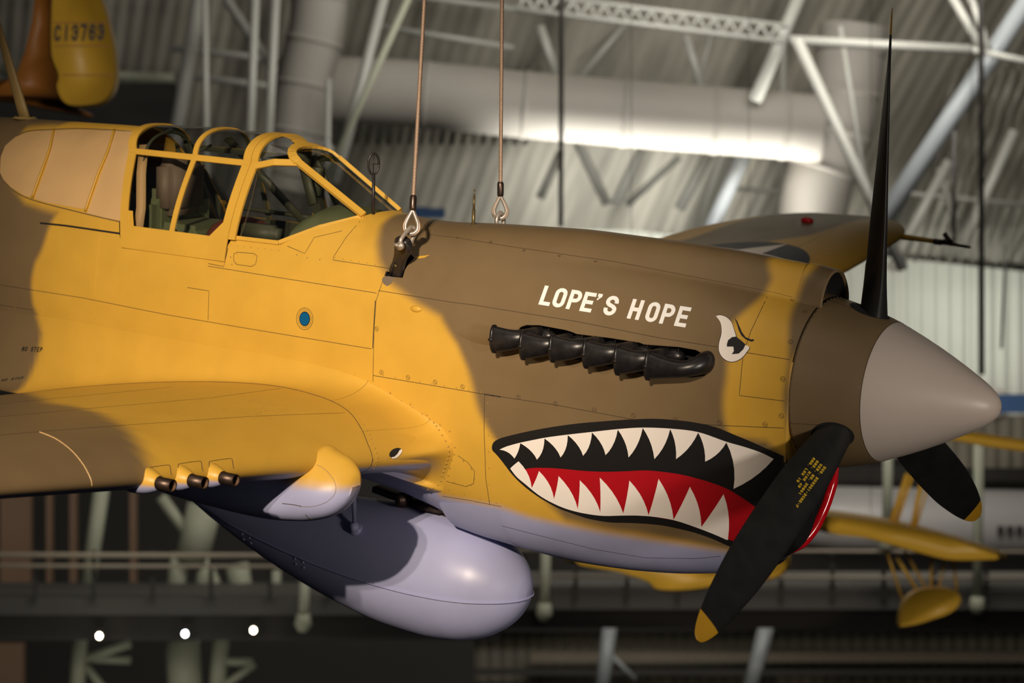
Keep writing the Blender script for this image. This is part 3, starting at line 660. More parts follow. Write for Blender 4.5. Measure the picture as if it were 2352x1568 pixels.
# ---------------------------------------------------------------- exhaust
hc_ = [uf(x, y) for x, y in ((1200, 770), (1600, 835))]
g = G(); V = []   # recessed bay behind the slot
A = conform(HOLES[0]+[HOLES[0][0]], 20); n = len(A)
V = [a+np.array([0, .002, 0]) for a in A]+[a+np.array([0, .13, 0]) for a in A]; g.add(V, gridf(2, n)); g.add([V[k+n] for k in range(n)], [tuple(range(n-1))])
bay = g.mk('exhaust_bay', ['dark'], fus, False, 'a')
rims = [(1133, 778, 33), (1200, 793, 34), (1268, 799.5, 33), (1345, 812, 34), (1417, 827, 34.5), (1487, 839, 33.5)]
for i, (cx, cy, hr) in enumerate(rims):
    q0 = uf(cx+26, cy-4); y0 = q0[1]-.082
    c = un(cx, cy, 1, y0); sc_ = 1/538.; hgt = hr*2*sc_*1.0; L = .178
    last = i == 5
    spine = [c, c+[.045, .003, .002], c+[.09, .010, .006], c+[.13, .024, .014], c+[.165, .060, .026], c+[.175, .12, .030]]
    if last: spine = [c, c+[.05, .003, .0], c+[.11, .008, .0], c+[.17, .014, .004], c+[.215, .036, .016], c+[.240, .075, .030], c+[.245, .13, .036]]
    sp = crom(spine, 6); N_ = len(sp); T = np.gradient(sp, axis=0); T /= np.linalg.norm(T, axis=1)[:, None]
    g = G(); V = []; m = 24
    for k, (p, t) in enumerate(zip(sp, T)):
        u = k/(N_-1); b = np.cross(t, [0, 0, 1.]); b /= np.linalg.norm(b); v = np.cross(b, t)
        fl = np.clip(1-u/(.50 if last else .80), 0, 1)**1.25; rz = .038+(hgt/2*1.04-.038)*fl+(.012*ss((u-.6)/.3) if last else 0); ry = .037-.004*fl+(.006*ss((u-.6)/.3) if last else 0)
        for j in range(m):
            a = 2*math.pi*j/m; V.append(p+v*rz*math.sin(a)+b*ry*math.cos(a))
    g.add(V, gridf(N_, m, True))
    rim = V[:m]; cc = np.mean(rim, 0); o2 = [cc+(r-cc)*1.06-T[0]*.001 for r in rim]; o3 = [cc+(r-cc)*1.06+T[0]*.011 for r in rim]; inn = [cc+(r-cc)*.94-T[0]*.001 for r in rim]; dp = [cc+(r-cc)*.78+T[0]*.03 for r in rim]
    g.add(dp+inn+o2+o3+[r+T[0]*.0115 for r in rim], gridf(5, m, True)); g.add(dp, [tuple(range(m))], 1)
    g.add(*box(cc+[.006, -ry_*1.0 if False else -.034, .0], (.02, .006, .012)))
    tag(g.mk('exhaust_stack', ['exh', 'dark'], ROOT, True, 'a'), 'dark steel flared exhaust stub')
for px_, py_ in ((1243, 762), (1320, 776), (1395, 789), (1468, 800), (1540, 808)):
    q = uf(px_, py_); g = G().add(*sph(q+[.01, .03, -.025], .05, 8, 14, (1.0, .6, .75)))
    g.add(*tube([q+[.035, .01, .02], q+[.035, .01, -.06]], .003, 6)); g.mk('exhaust_port', ['exh'], bay, True, 'a')
Q = np.array(conform(HOLES[0]+[HOLES[0][0]], 8)); g = G().add(*bar(Q, .004, .003, [fn(q) for q in Q])); g.mk('exhaust_slot_lip', ['brown'], fus, True, 'a')
# teardrop fairing behind the exhausts
g = G(); V = []
for k, t in enumerate(np.linspace(0, 1, 14)):
    px_ = 1048+88*t; py_ = 765+6*t; h_ = 22*math.sin(min(t, .9)/.9*math.pi/2)**.8+.5
    for j in range(9):
        s_ = j/8*2-1; q = uf(px_, py_+s_*h_); V.append(q+fn(q)*(.022*t**1.2*math.cos(s_*math.pi/2)+.0005))
g.add(V, gridf(14, 9)); mk('exhaust_fairing', g.v, g.f, 'paint', fus, True, None, 'a', fpaint(g.v))
# blister
q = uf(956, 709); n_ = fn(q); V, F = sph((0, 0, 0), 1, 8, 16); R3 = np.array([[1, 0, 0], list(n_), list(np.cross([1, 0, 0], n_))]).T
V = [q+R3@(np.array(v)*[.033, .014, .017]) for v in V]; mk('cowl_blister', V, F, 'paint', fus, True, None, 'a', np.tile(YEL, (len(V), 1)))
# ---------------------------------------------------------------- scoop on top of the cowl
g = G(); V = []; ny = 25
def scoop_sec(x, k, ins=0.):
    "k 0: arch at the mouth, 1: the cowl hump"
    out = []
    for j in range(ny):
        s_ = j/(ny-1)*2-1; wd = .146*(1-k)+.155*k-ins; y = wd*math.sin(s_*math.pi/2)
        base = float(sec(np.array(min(x, -.80)), np.array(math.asin(min(1, abs(y)/.388))))[1]) if False else float(ZC(min(x, -.8))+(ZT(min(x, -.8))-ZC(min(x, -.8)))*math.sqrt(max(0, 1-(y/.392)**2)))
        u = abs(y)/wd; a0 = (1-u**2.6)**.62; a1 = (1-u**2.6)**1.7
        out.append((x, y, base+(.122-ins)*(a0*(1-k)+a1*k)*(1-.0*k)+.002-(.02 if u > .999 else 0)))
    return out
for t in np.linspace(0, 1, 8): V += scoop_sec(-.812-.125*t, ss(t), 0)
g.add(V, gridf(8, ny))
inn = []
for t, ins in ((0, .0), (0, .010), (.04, .016), (.5, .02)): inn += scoop_sec(-.812+(.006 if ins == .01 else 0)-.20*t, 0, ins)
g.add(inn[:2*ny], gridf(2, ny)); g.add(inn[ny:3*ny], gridf(2, ny)); g.add(inn[2*ny:], gridf(2, ny), 1); g.add(inn[3*ny:], [tuple(range(ny))], 1)
mk('air_scoop', g.v, g.f, ['paint', 'dark'], ROOT, True, g.i, 'a', fpaint(g.v))
# front ring plate behind the spinner, chin intake
g = G(); g.add(*lathe([(-.845, .02), (-.845, .380), (-.823, .380)], 64))
g.mk('nose_bulkhead', ['dark'], fus, True, 'a')
g = G(); V = []
for x, r in ((-.824, .386), (-.86, .385), (-.90, .380), (-.93, .36), (-.97, .30)):
    for t in np.linspace(-1.05, 1.05, 41): V.append((x, r*math.sin(t), -r*math.cos(t)))
g.add(V, gridf(5, 41))
for sd in (-1, 1):
    V = []; aa = [a for a in np.linspace(1.2, 2.6, 60) if float(sec(-.824, np.array(a))[1]) > -.43]
    for kk, xo in ((0, -.826), (.25, -.821), (.6, -.819), (1, -.828)):
        for a in aa:
            y, z = sec(-.824, np.array(a)); y = float(y); z = float(z); r = math.hypot(y, z); rr_ = r+(.384-r)*kk; V.append((xo, sd*y/r*rr_, z/r*rr_))
    g.add(V, gridf(4, len(aa)))
mk('cowl_ring', g.v, g.f, 'paint', fus, True, None, 'a', fpaint(g.v))
g = G(); lipP = []
for a in np.linspace(-1, 1, 41):
    z = -.42-.385*math.cos(a*math.pi/2)**.8; x = float(np.interp(z, [-.83, -.79, -.73, -.63, -.50, -.42], [-.995, -.975, -.945, -.925, -.91, -.90])); y = float(hw(min(x, -.801), z))*1.0 if abs(a) > 1e-6 else 0
    lipP.append((x, math.copysign(min(abs(y), 1), a) if abs(a) > .12 else a/.12*abs(float(hw(min(x, -.801), -.42-.385*math.cos(.12*math.pi/2)**.8))), z))
lipP = crom(lipP[::2], 4); lipP[:, 1] *= .955; g.add(*tube(lipP, .024*np.clip(np.sin(np.linspace(0, math.pi, len(lipP)))*5, .15, 1), 14))
lip = g.mk('chin_intake_lip', ['redgloss'], ROOT, True, 'a'); lip['label'] = 'glossy red intake lip'
g = G(); c_ = np.array([-.98, 0, -.55]); L0 = np.array(lipP); L1 = (L0-c_)*[1, .93, .93]+c_; L2 = L1-[.22, 0, 0]
g.add(np.vstack([L1, L2]), gridf(2, len(L0))); g.add(L2, [tuple(range(len(L2)))])
it = g.mk('chin_intake_duct', ['dark'], lip, True, 'a')
g = G()
for k in range(6, len(L0)-6, 4): g.add(*sph(L1[k]+[-.05, 0, .0], .007, 6, 8), 0)
g.add(*bar([(-.93, 0, -.37), (-.99, 0, -.80)], .03, .1, (-1, 0, 0)), 0)
g.mk('intake_rivets', ['gun'], lip, True, 'a')
# ---------------------------------------------------------------- spinner and propeller
SR = pch([(0, 0), (-.004, .022), (-.018, .048), (-.063, .088), (-.126, .126), (-.21, .171), (-.316, .224), (-.40, .262), (-.476, .294), (-.55, .322), (-.615, .342), (-.70, .364), (-.80, .384), (-.825, .388)])
sx = [0]+list(-np.geomspace(.002, .5, 26)); g = G(); g.add(*lathe([(x, float(SR(x))) for x in sx if x > -.516]+[(-.516, float(SR(-.516)))], 96))
spn = g.mk('spinner_nose', ['spin'], ROOT, True, 'a'); spn['label'] = 'warm grey spinner tip'
g = G(); xs = np.linspace(-.516, -.822, 24); g.add(*lathe([(x, float(SR(x))) for x in xs]+[(-.822, .36)], 96))
def onspin(x, th, off=.0006):
    r = float(SR(x)); s_ = (float(SR(x-.004))-float(SR(x+.004)))/.008; n = np.array([s_, math.sin(th), math.cos(th)]); n /= np.linalg.norm(n)
    return np.array([x, r*math.sin(th), r*math.cos(th)])+n*off, n
def sseam(P, wd=.0026):
    Q = [onspin(*p) for p in P]; V = []
    for k, (q, n) in enumerate(Q):
        a = Q[min(k+1, len(Q)-1)][0]-Q[max(k-1, 0)][0]; s_ = np.cross(a, n); s_ /= np.linalg.norm(s_); V += [q-s_*wd/2, q+s_*wd/2]
    g.add(V, [(2*k, 2*k+1, 2*k+3, 2*k+2) for k in range(len(Q)-1)], 1)
sseam([(-.516, t) for t in np.linspace(0, 2*math.pi, 97)], .003)
SPIN = -.012189; BT = [SPIN+2*math.pi*k/3 for k in range(3)]; RX = -.633
angs = [-a for a in BT]   # y = -sin
for a in angs:
    for s_ in (-1, 1): sseam([(-.66-.16*t, a+s_*.17) for t in np.linspace(0, 1, 8)]); 
for t in np.linspace(0, 2*math.pi, 72): 
    q, n = onspin(-.815, t, 0); g.add(*sph(q, .0028, 4, 6), 2)
    q, n = onspin(-.525, t, 0); g.add(*sph(q, .0022, 4, 6), 2)
spb = g.mk('spinner_base', ['brown', 'seam', 'leather'], ROOT, True, 'a'); spb['label'] = 'brown rear half of the spinner'
CH = pch([(.26, .14), (.36, .155), (.45, .172), (.6, .20), (.8, .222), (1.0, .225), (1.2, .218), (1.4, .185), (1.52, .15), (1.6, .112), (1.65, .07), (1.672, .03), (1.676, .004)])
TH = pch([(.26, .12), (.36, .095), (.5, .066), (.7, .045), (1.0, .030), (1.3, .020), (1.6, .010), (1.676, .004)])
PI = pch([(.26, 58), (.4, 52), (.7, 43), (1.0, 36), (1.3, 30), (1.676, 21)])
def blade_pt(a, r, u, sd):
    "u -.5..1.5 chord position around the section"
    rad = np.array([0, math.sin(a), math.cos(a)]); tan = np.array([0, -math.cos(a), math.sin(a)])
    b = math.radians(float(PI(r))); c = float(CH(r)); th = float(TH(r)); cd = tan*math.cos(b)+np.array([1., 0, 0])*math.sin(b); nd = np.cross(rad, cd); nd = nd if nd[0] > 0 else -nd
    mix = float(np.interp(r, [.3, .55], [.6, 0])); xx = (u-.5)*c
    prof = math.sqrt(max(0, 1-(2*u-1)**2)); q = (1-mix)*(2.2*math.sqrt(max(u, 0))*(1-u)*(1.0)+.0)+mix*prof
    q = max(0, min(1.05, q)); top = th*(.72*q) if sd > 0 else -th*(.28+.22*mix)*(prof if mix > 0 else q**.8)
    return np.array([RX, 0, 0])+rad*r-cd*xx+nd*top+cd*0
blades = []
for k, a in enumerate(angs):
    g = G(); rs = np.concatenate([np.linspace(.27, 1.5, 46), np.linspace(1.515, 1.676, 18)]); m = 16; V = []
    us = (1-np.cos(np.linspace(0, math.pi, m)))/2
    for r in rs:
        V += [blade_pt(a, r, u, 1) for u in us]+[blade_pt(a, r, u, -1) for u in us[::-1][1:-1]]
    mm = 2*m-2; F = gridf(len(rs), mm, True); idx = [1 if rs[f[0]//mm] > 1.555-.0 else 0 for f in F]
    g.add(V, [f for f, i in zip(F, idx) if i == 0], 0)
    bl = g.mk('propeller_blade', ['prop'], ROOT, True, 'a'); bl['label'] = ['upright black propeller blade with yellow tip', 'black propeller blade pointing down to the tail side', 'black propeller blade behind the nose'][k]
    g2 = G(); g2.add(V, [f for f, i in zip(F, idx) if i == 1]+[tuple(range((len(rs)-1)*mm, len(rs)*mm))], 0); t_ = g2.mk('blade_tip', ['tip'], bl, True, 'a'); t_['label'] = 'yellow blade tip'
    blades.append((bl, V, F))
    # dark root hole in the spinner
    rad = np.array([0, math.sin(a), math.cos(a)]); tan = np.array([0, -math.cos(a), math.sin(a)]); P = []
    for t in np.linspace(0, 2*math.pi, 36, endpoint=False):
        x = RX+.092*math.cos(t)-.006; th_ = a+.072*math.sin(t)/.34*1.0; P.append((x, th_))
    V = []
    for kk in (.02, .3, .55, .8, 1.0): V += [onspin(RX-.006+(x+(-RX+.006))*kk, a+(t_-a)*kk, .0012)[0] for x, t_ in P]
    g = G().add(V, gridf(5, 36, True)); g.mk('blade_root_opening', ['dark'], spb, True, 'a')
def bvh_hit(V, F):
    T = BVHTree.FromPolygons([tuple(v) for v in V], F)
    def hit(P, off):
        out = []
        for p in P:
            o, d = ray(*p); h = T.ray_cast(Vector(o), Vector(d))
            if h[0] is None: out.append(None); continue
            n = np.array(h[1]); n = n if n@d < 0 else -n; out.append(np.array(h[0])+n*off)
        return out
    return hit
nb = min(range(3), key=lambda k: np.linalg.norm(np.array(pj(np.array([RX, 1.5*math.sin(angs[k]), 1.5*math.cos(angs[k])])))-[1640, 1400]))
hb = bvh_hit(blades[nb][1], blades[nb][2])
rows = [('DWG. RU3301-3CHG-F', (1895, 1072), (1829, 1164)), ('SER. NO. 20901', (1886.5, 1066), (1836, 1135)), ('ANG. HIGH 49', (1878.5, 1058.5), (1834.5, 1119)), ('ANG. LOW 10', (1870.5, 1052), (1831.5, 1106.5))]
polys = []
for txt, a, b in rows:
    a = np.array(a, float); b = np.array(b, float); d = (b-a)/np.linalg.norm(b-a); up = np.array([d[1], -d[0]])*6.6
    ch, W_ = simple(txt, .6, .24); polys += text_polys(ch, [a-up*.5, b-up*.5, a+up*.5, b+up*.5], W_, .2)
drape2d('stencil_lettering', polys, ['stencil'], hb, blades[nb][0], (.0008,), 30., 'yellow stencilled part numbers')
# ---------------------------------------------------------------- wings
DIH = math.tan(math.radians(6))
def xle(y):
    b = -2.600-.048*y
    return b-.42*(1-math.sqrt(max(0, 1-((y-5.2)/.57)**2))) if y > 5.2 else b
def xte(y):
    b = -5.34+y*(1.10/5.6)
    return b+.55*(1-math.sqrt(max(0, 1-((y-4.9)/.87)**2))) if y > 4.9 else b
def af(u, t, m=.02, p=.2):
    th = 5*t*(.2969*np.sqrt(u)-.126*u-.3516*u**2+.2843*u**3-.1036*u**4)
    return np.where(u < p, m/p**2*(2*p*u-u*u), m/(1-p)**2*((1-2*p)+2*p*u-u*u)), th
def wpt(y, u, side):
    y = abs(y); xl, xt = xle(y), xte(y); ch = xl-xt; c, th = af(np.asarray(u, float), .15-.06*y/5.69)
    z0 = -.582+DIH*y+.035*ss((y-4.2)/1.6); k = max(0, 1-((y-5.0)/.77)**2)**.35 if y > 5.0 else 1
    return xl-u*ch, z0+k*(ch*(c+side*th)-u*ch*.02)
ys = np.concatenate([np.linspace(.40, 5.0, 70), 5.0+.765*np.sin(np.linspace(.06, math.pi/2, 24))])
us = (1-np.cos(np.linspace(0, math.pi, 90)))/2
nb_poly = np.array([(-2.55, -2.40), (-2.74, -2.385), (-3.0, -2.20), (-3.29, -2.04), (-3.75, -1.92), (-4.1, -1.60), (-4.6, -1.2), (-5.2, -.5), (-5.6, -.3), (-5.6, -6), (-2.5, -6)])
fb_poly = np.array([(-5.7, .2), (-5.7, 3.4), (-4.45, 3.8), (-4.12, 4.6), (-4.0, 5.9), (-3.10, 5.9), (-3.22, 5.3), (-3.28, 4.7), (-3.55, 4.2), (-3.9, 3.4), (-4.0, 2.5), (-3.6, .2)])
def wpaint(V, side_low):
    V = np.asarray(V); c = np.tile(np.array(YEL), (len(V), 1)); Q = V[:, :2]
    for poly in (nb_poly, fb_poly):
        k = ss(.5+(sdist(Q, poly)+.015*np.sin(V[:, 0]*9+V[:, 1]*5))/.09)[:, None]; c = c*(1-k)+np.array(BRN)*k
    k = side_low[:, None]; return c*(1-k)+np.array(LAV)*k
def wing(sgn):
    V = []; low = []
    for y in ys:
        xu, zu = wpt(y, us, 1); xl, zl = wpt(y, us[1:-1][::-1], -1)
        V += [(x, sgn*y, z) for x, z in zip(xu, zu)]+[(x, sgn*y, z) for x, z in zip(xl, zl)]
        low += [0]*len(xu)+[float(ss((u-.0025)/.006)) for u in us[1:-1][::-1]]
    m = 2*len(us)-2; F = gridf(len(ys), m, True); F += [tuple(range((len(ys)-1)*m, len(ys)*m))]
    return V, F, np.array(low)
def wtop(x, y, side=1, off=.0):
    a = abs(y); u = (xle(a)-x)/(xle(a)-xte(a)); u = min(max(u, 0), 1); return np.array([x, y, float(wpt(a, u, side)[1])+side*off])
def wn_(p, side=1):
    e = .004; a = wtop(p[0]+e, p[1], side)-wtop(p[0]-e, p[1], side); b = wtop(p[0], p[1]+e, side)-wtop(p[0], p[1]-e, side); n = np.cross(a, b); n /= np.linalg.norm(n); return n if n[2]*side > 0 else -n
WINGS = {}
for sgn, lab in ((-1, 'near wing with guns, yellow and brown above'), (1, 'far wing with star roundel')):
    V, F, low = wing(sgn); F = F if sgn > 0 else [f[::-1] for f in F]
    g = G(); g.add(V, F, 0)
    def wline(P, wd=.003, mi=1):
        Q = []
        for a, b in zip(P[:-1], P[1:]):
            for t in np.linspace(0, 1, 14, endpoint=False): Q.append((a[0]+(b[0]-a[0])*t, a[1]+(b[1]-a[1])*t))
        Q.append(P[-1]); Q = [wtop(x, y*sgn, 1, .0006) for x, y in Q]; V2 = []
        for k, q in enumerate(Q):
            t = Q[min(k+1, len(Q)-1)]-Q[max(k-1, 0)]; n = np.array([0, 0, 1.]); s_ = np.cross(t, n); s_ /= np.linalg.norm(s_); V2 += [q-s_*wd/2, q+s_*wd/2]
        g.add(V2, [(2*k, 2*k+1, 2*k+3, 2*k+2) for k in range(len(Q)-1)], mi)
    wline([(-2.92, .80), (-3.0, 1.4), (-3.10, 2.6), (-3.14, 3.6), (-3.2, 5.0)]); wline([(-3.45, .62), (-3.4, 1.2), (-3.45, 2.0), (-3.5, 3.2), (-3.55, 4.8)])
    wline([(-3.9, .9), (-3.95, 2.6)]);
    for (x0, y0, x1, y1, nn) in ((-3.5, .95, -3.15, 1.75, 26), (-3.3, .95, -3.05, 1.65, 22), (-3.2, 1.0, -2.98, 1.4, 16), (-3.05, 1.1, -3.02, 1.75, 16)):
        for t in np.linspace(0, 1, nn):
            q = wtop(x0+(x1-x0)*t, sgn*(y0+(y1-y0)*t), 1, .0008); g.add(*sph(q, .0028, 3, 6, (1, 1, .4)), 2)
    cc = wpaint(g.v, np.concatenate([low, np.zeros(len(g.v)-len(low))]))
    o = mk('wing', g.v, g.f, ['paint', 'seam', 'rivet'], ROOT, True, g.i, 'a', cc); o['label'] = lab; WINGS[sgn] = (o, V, F)
# wing root fairing
AK = [(-6.70, -.30), (-6.0, -.15), (-5.30, -.10), (-4.60, -.105), (-4.0, -.115), (-3.6, -.137), (-3.17, -.188), (-2.92, -.270), (-2.71, -.350), (-2.622, -.400), (-2.563, -.490), (-2.582, -.575), (-2.63, -.665), (-2.695, -.755), (-2.95, -.77), (-3.5, -.765), (-4.5, -.74), (-5.3, -.68), (-6.0, -.50), (-6.70, -.32)]
BK = [(-6.66, .30, 1), (-5.95, .50, 1), (-5.2, .62, 1), (-4.5, .58, 1), (-3.9, .54, 1), (-3.55, .56, 1), (-3.2, .66, 1), (-2.95, .75, 1), (-2.78, .86, 1), (-2.69, .925, 1), (-2.648, .945, 0), (-2.672, .95, -1), (-2.73, .94, -1), (-2.85, .90, -1), (-3.0, .84, -1), (-3.5, .70, -1), (-4.5, .62, -1), (-5.2, .62, -1), (-5.95, .50, -1), (-6.66, .30, -1)]
AC = crom(AK, 24); 
bk3 = []
for x, y, s_ in BK:
    if s_ == 0: x = xle(y)
    bk3.append((x, y, s_))
BC = crom([(x, y) for x, y, _ in bk3], 24); kLE = 240
def fillet(sgn):
    V = []; nt = 22; A3 = []; B3 = []; NA = []; NB = []
    for i in range(len(AC)):
        ax, az = AC[i]; A = np.array([ax, -float(hw(ax, az))+.002, az]); bx, by = BC[i]; a = by
        u = (xle(a)-min(bx, xle(a)))/(xle(a)-xte(a)); side = 1 if i <= kLE else -1
        if i == kLE: u = 0.
        x, z = wpt(a, min(u, 1.), side)
        if u > 1: x = bx
        A3.append(A); B3.append(np.array([float(x), -a, float(z)])); NA.append(fn(A) if az > -.72 else np.array([.05, -.45, -.89]))
    A3 = np.array(A3); B3 = np.array(B3)
    sm = lambda Q, k: np.array([np.mean(Q[max(0, i-k):i+k+1], 0) for i in range(len(Q))])
    TA_ = sm(np.gradient(A3, axis=0), 7); TB_ = sm(np.gradient(B3, axis=0), 7); NA = sm(np.array(NA), 7)
    for i in range(len(AC)):
        A, B, nA = A3[i], B3[i], NA[i]/np.linalg.norm(NA[i]); ta = TA_[i]/np.linalg.norm(TA_[i]); D = B-A; L_ = np.linalg.norm(D)
        tA = np.cross(nA, ta); tA /= np.linalg.norm(tA)
        ref = np.array([-3.3, A[1], -.42])-A
        if tA@ref < 0: tA = -tA
        tB = np.array([.035, 1., -DIH*.6])*1.; tB /= np.linalg.norm(tB)
        la = max(D@tA*.75, .13*L_); lb = max(-(D@tB)*.5, .20*L_)
        wf = math.exp(-((i-kLE)/31.)**2) if i <= kLE else math.exp(-((i-kLE)/48.)**2)
        tf = tA*.25+np.array([0, -1., 0]); tf /= np.linalg.norm(tf); tA = tA*(1-wf)+tf*wf; tA /= np.linalg.norm(tA); la = la*(1-wf)+.42*L_*wf
        V += list(bez(A-nA*.003, A+tA*la, B+tB*lb, B, np.linspace(0, 1, nt)))
    V = np.array(V)
    c = np.tile(np.array(YEL), (len(V), 1)); 
    # brown behind the camouflage edge, grey below the leading edge
    k = ss(.5+(sdist(V[:, [0, 2]], aft_brown))/.06)[:, None]; k2 = ss(.5+sdist(V[:, :2], nb_poly)/.09)[:, None]; k = np.maximum(k*(V[:, 1] > -.64)[:, None], k2*((V[:, 2] > -.45) & (V[:, 1] < -.64))[:, None]); c = c*(1-k)+np.array(BRN)*k
    yy = -V[:, 1]; zline = np.interp(yy, [.40, .55, .75, .95], [-.78, -.60, -.515, -.492]); xk = np.interp(V[:, 0], [-2.72, -2.60], [0, 1])
    zl2 = zline*1.0-np.where(yy < .52, 0, 0)
    low = ss(.5+(zl2-V[:, 2])/.035)
    fr = (V[:, 0] > -2.70) & (yy < .52) & (V[:, 2] > -.79); low = np.where(V[:, 2] > -.79, low*np.maximum(ss((yy-.42)/.12), ss((-2.66-V[:, 0])/.05)), low)
    under = (np.arange(len(V))//nt > kLE+6)*1.; low = np.where(V[:, 0] < -3.2, low*under, low)
    low = np.maximum(low, under*ss((-2.74-V[:, 0])/.05)*ss((np.interp(V[:, 0], [-6.6, -5.2], [-.34, -.57])-V[:, 2])/.04)); c = c*(1-low[:, None])+np.array(LAV)*low[:, None]
    F = gridf(len(AC), nt)
    if sgn > 0: V = V*[1, -1, 1]; F = [f[::-1] for f in F]
    g = G(); g.add(V, F, 0); base = len(V)
    def edge(j, wd, off=.0008):
        Q = V.reshape(len(AC), nt, 3); 
        P = [Q[i][j]+(Q[i][j]-np.array([Q[i][j][0]-.2, 0, Q[i][j][2]]))*0 for i in range(10, 318)]
        g.add(*bar(P, wd, .0012, [np.array([0.3, -.8*(-sgn), .5])*1. for _ in P]), 1)
    edge(0, .0035); edge(nt-1, .003)
    Q = V.reshape(len(AC), nt, 3)
    for i in range(14, 318, 7):
        p = Q[i][1]*.9+Q[i][2]*.1; g.add(*sph(p, .0048, 4, 8), 2)
        if 120 < i < 288: g.add(*sph(Q[i][nt-2], .004, 4, 8), 2)
    for i in (154, 197):
        P = [Q[i][j] for j in range(nt)]; 
        V2 = []; 
        for j in range(nt): V2 += [Q[i][j]+(0, sgn*.0008, .0008), Q[i][j]*.88+Q[i+1][j]*.12+(0, sgn*.0008, .0008)]
        g.add(V2, [(2*k, 2*k+1, 2*k+3, 2*k+2) for k in range(nt-1)], 1)
    cc = np.vstack([c, np.tile(YEL, (len(g.v)-base, 1))])
    return mk('wing_root_fairing', g.v, g.f, ['paint', 'seam', 'rivet'], ROOT, True, g.i, 'a', cc), V, F
fl = {}
for sgn in (-1, 1): fl[sgn] = fillet(sgn)
hfil = bvh_hit(fl[-1][1], fl[-1][2])
o = drape2d('fairing_air_hole', [([(908+15*math.cos(t)*.95+3*math.sin(t), 1040+9.5*math.sin(t)-6*math.cos(t)) for t in np.linspace(0, 2*math.pi, 24, endpoint=False)], 0), ([(897, 1050), (905, 1048), (912, 1042), (917, 1034), (922, 1032), (923, 1037), (918, 1044), (910, 1051), (901, 1053)], 1)], ['dark', 'white'], hfil, fl[-1][0], (.002, .0035), 4.)
hw_ = bvh_hit(WINGS[-1][1], WINGS[-1][2])
ch, W_ = simple('NO STEP'); drape2d('wing_lettering', text_polys(ch, [(2, 876), (53, 870), (6, 870.5), (56, 864.5)], W_, .2), ['dark'], bvh_hit(list(fl[-1][1])+list(WINGS[-1][1]), [tuple(f) for f in fl[-1][2]]+[tuple(i+len(fl[-1][1]) for i in f) for f in WINGS[-1][2]]), fl[-1][0], (.001,), 30., 'small black lettering reading NO STEP')
# star roundel on the far wing
def wpoly(P, off, mi, g, n=10):
    bm = bmesh.new(); bm.faces.new([bm.verts.new((x, y, 0)) for x, y in P]); bmesh.ops.triangulate(bm, faces=bm.faces[:])
    for ax in (0, 1):
        for c in np.arange(-6, 6, .06):
            co = [0, 0, 0]; co[ax] = c; no = [0, 0, 0]; no[ax] = 1; bmesh.ops.bisect_plane(bm, geom=bm.verts[:]+bm.edges[:]+bm.faces[:], plane_co=co, plane_no=no, dist=1e-6)
    bm.verts.index_update(); g.add([wtop(v.co.x, v.co.y, 1, off) for v in bm.verts], [tuple(v.index for v in f.verts) for f in bm.faces], mi); bm.free()
RCX, RCY, RR = -3.42, 3.93, .50
g = G(); wpoly([(RCX+RR*math.cos(t), RCY+RR*math.sin(t)) for t in np.linspace(0, 2*math.pi, 40, endpoint=False)], .002, 0, g)
wpoly([(RCX+RR*(1 if k % 2 == 0 else .382)*math.cos(k*math.pi/5), RCY+RR*(1 if k % 2 == 0 else .382)*math.sin(k*math.pi/5)) for k in range(10)], .004, 1, g)
g.mk('star_roundel', ['navy', 'white'], WINGS[1][0], True, 'a')
g = G().add(*sph(wtop(-3.5, 5.15, 1, .012), 1, 8, 12, (.05, .025, .022))); o = g.mk('wing_tip_light', ['redgloss'], WINGS[1][0], True, 'a'); o['label'] = 'small red wing tip light'
g = G(); p0 = np.array([xle(5.35)-.05, 5.35, float(wpt(5.35, 0, 1)[1])-.005]); 
g.add(*tube([p0, p0+[.20, 0, -.004], p0+[.29, 0, -.008]], [.022, .017, .016], 12), 0)
pt = g.mk('pitot_tube', ['yellow'], WINGS[1][0], True, 'a')
g = G(); g.add(*tube([p0+[.28, 0, -.009], p0+[.33, 0, -.010]], .021, 12)); g.add(*tube([p0+[.33, 0, -.010], p0+[.54, 0, -.022]], [.015, .009], 12)); g.add(*bar([p0+[.40, 0, -.012], p0+[.345, 0, .055]], .032, .006, (0, 1, 0))); g.add(*tube([p0+[.34, 0, -.004], p0+[.39, 0, .010]], .016, 8))
g.mk('pitot_head', ['gun'], pt, True, 'a')
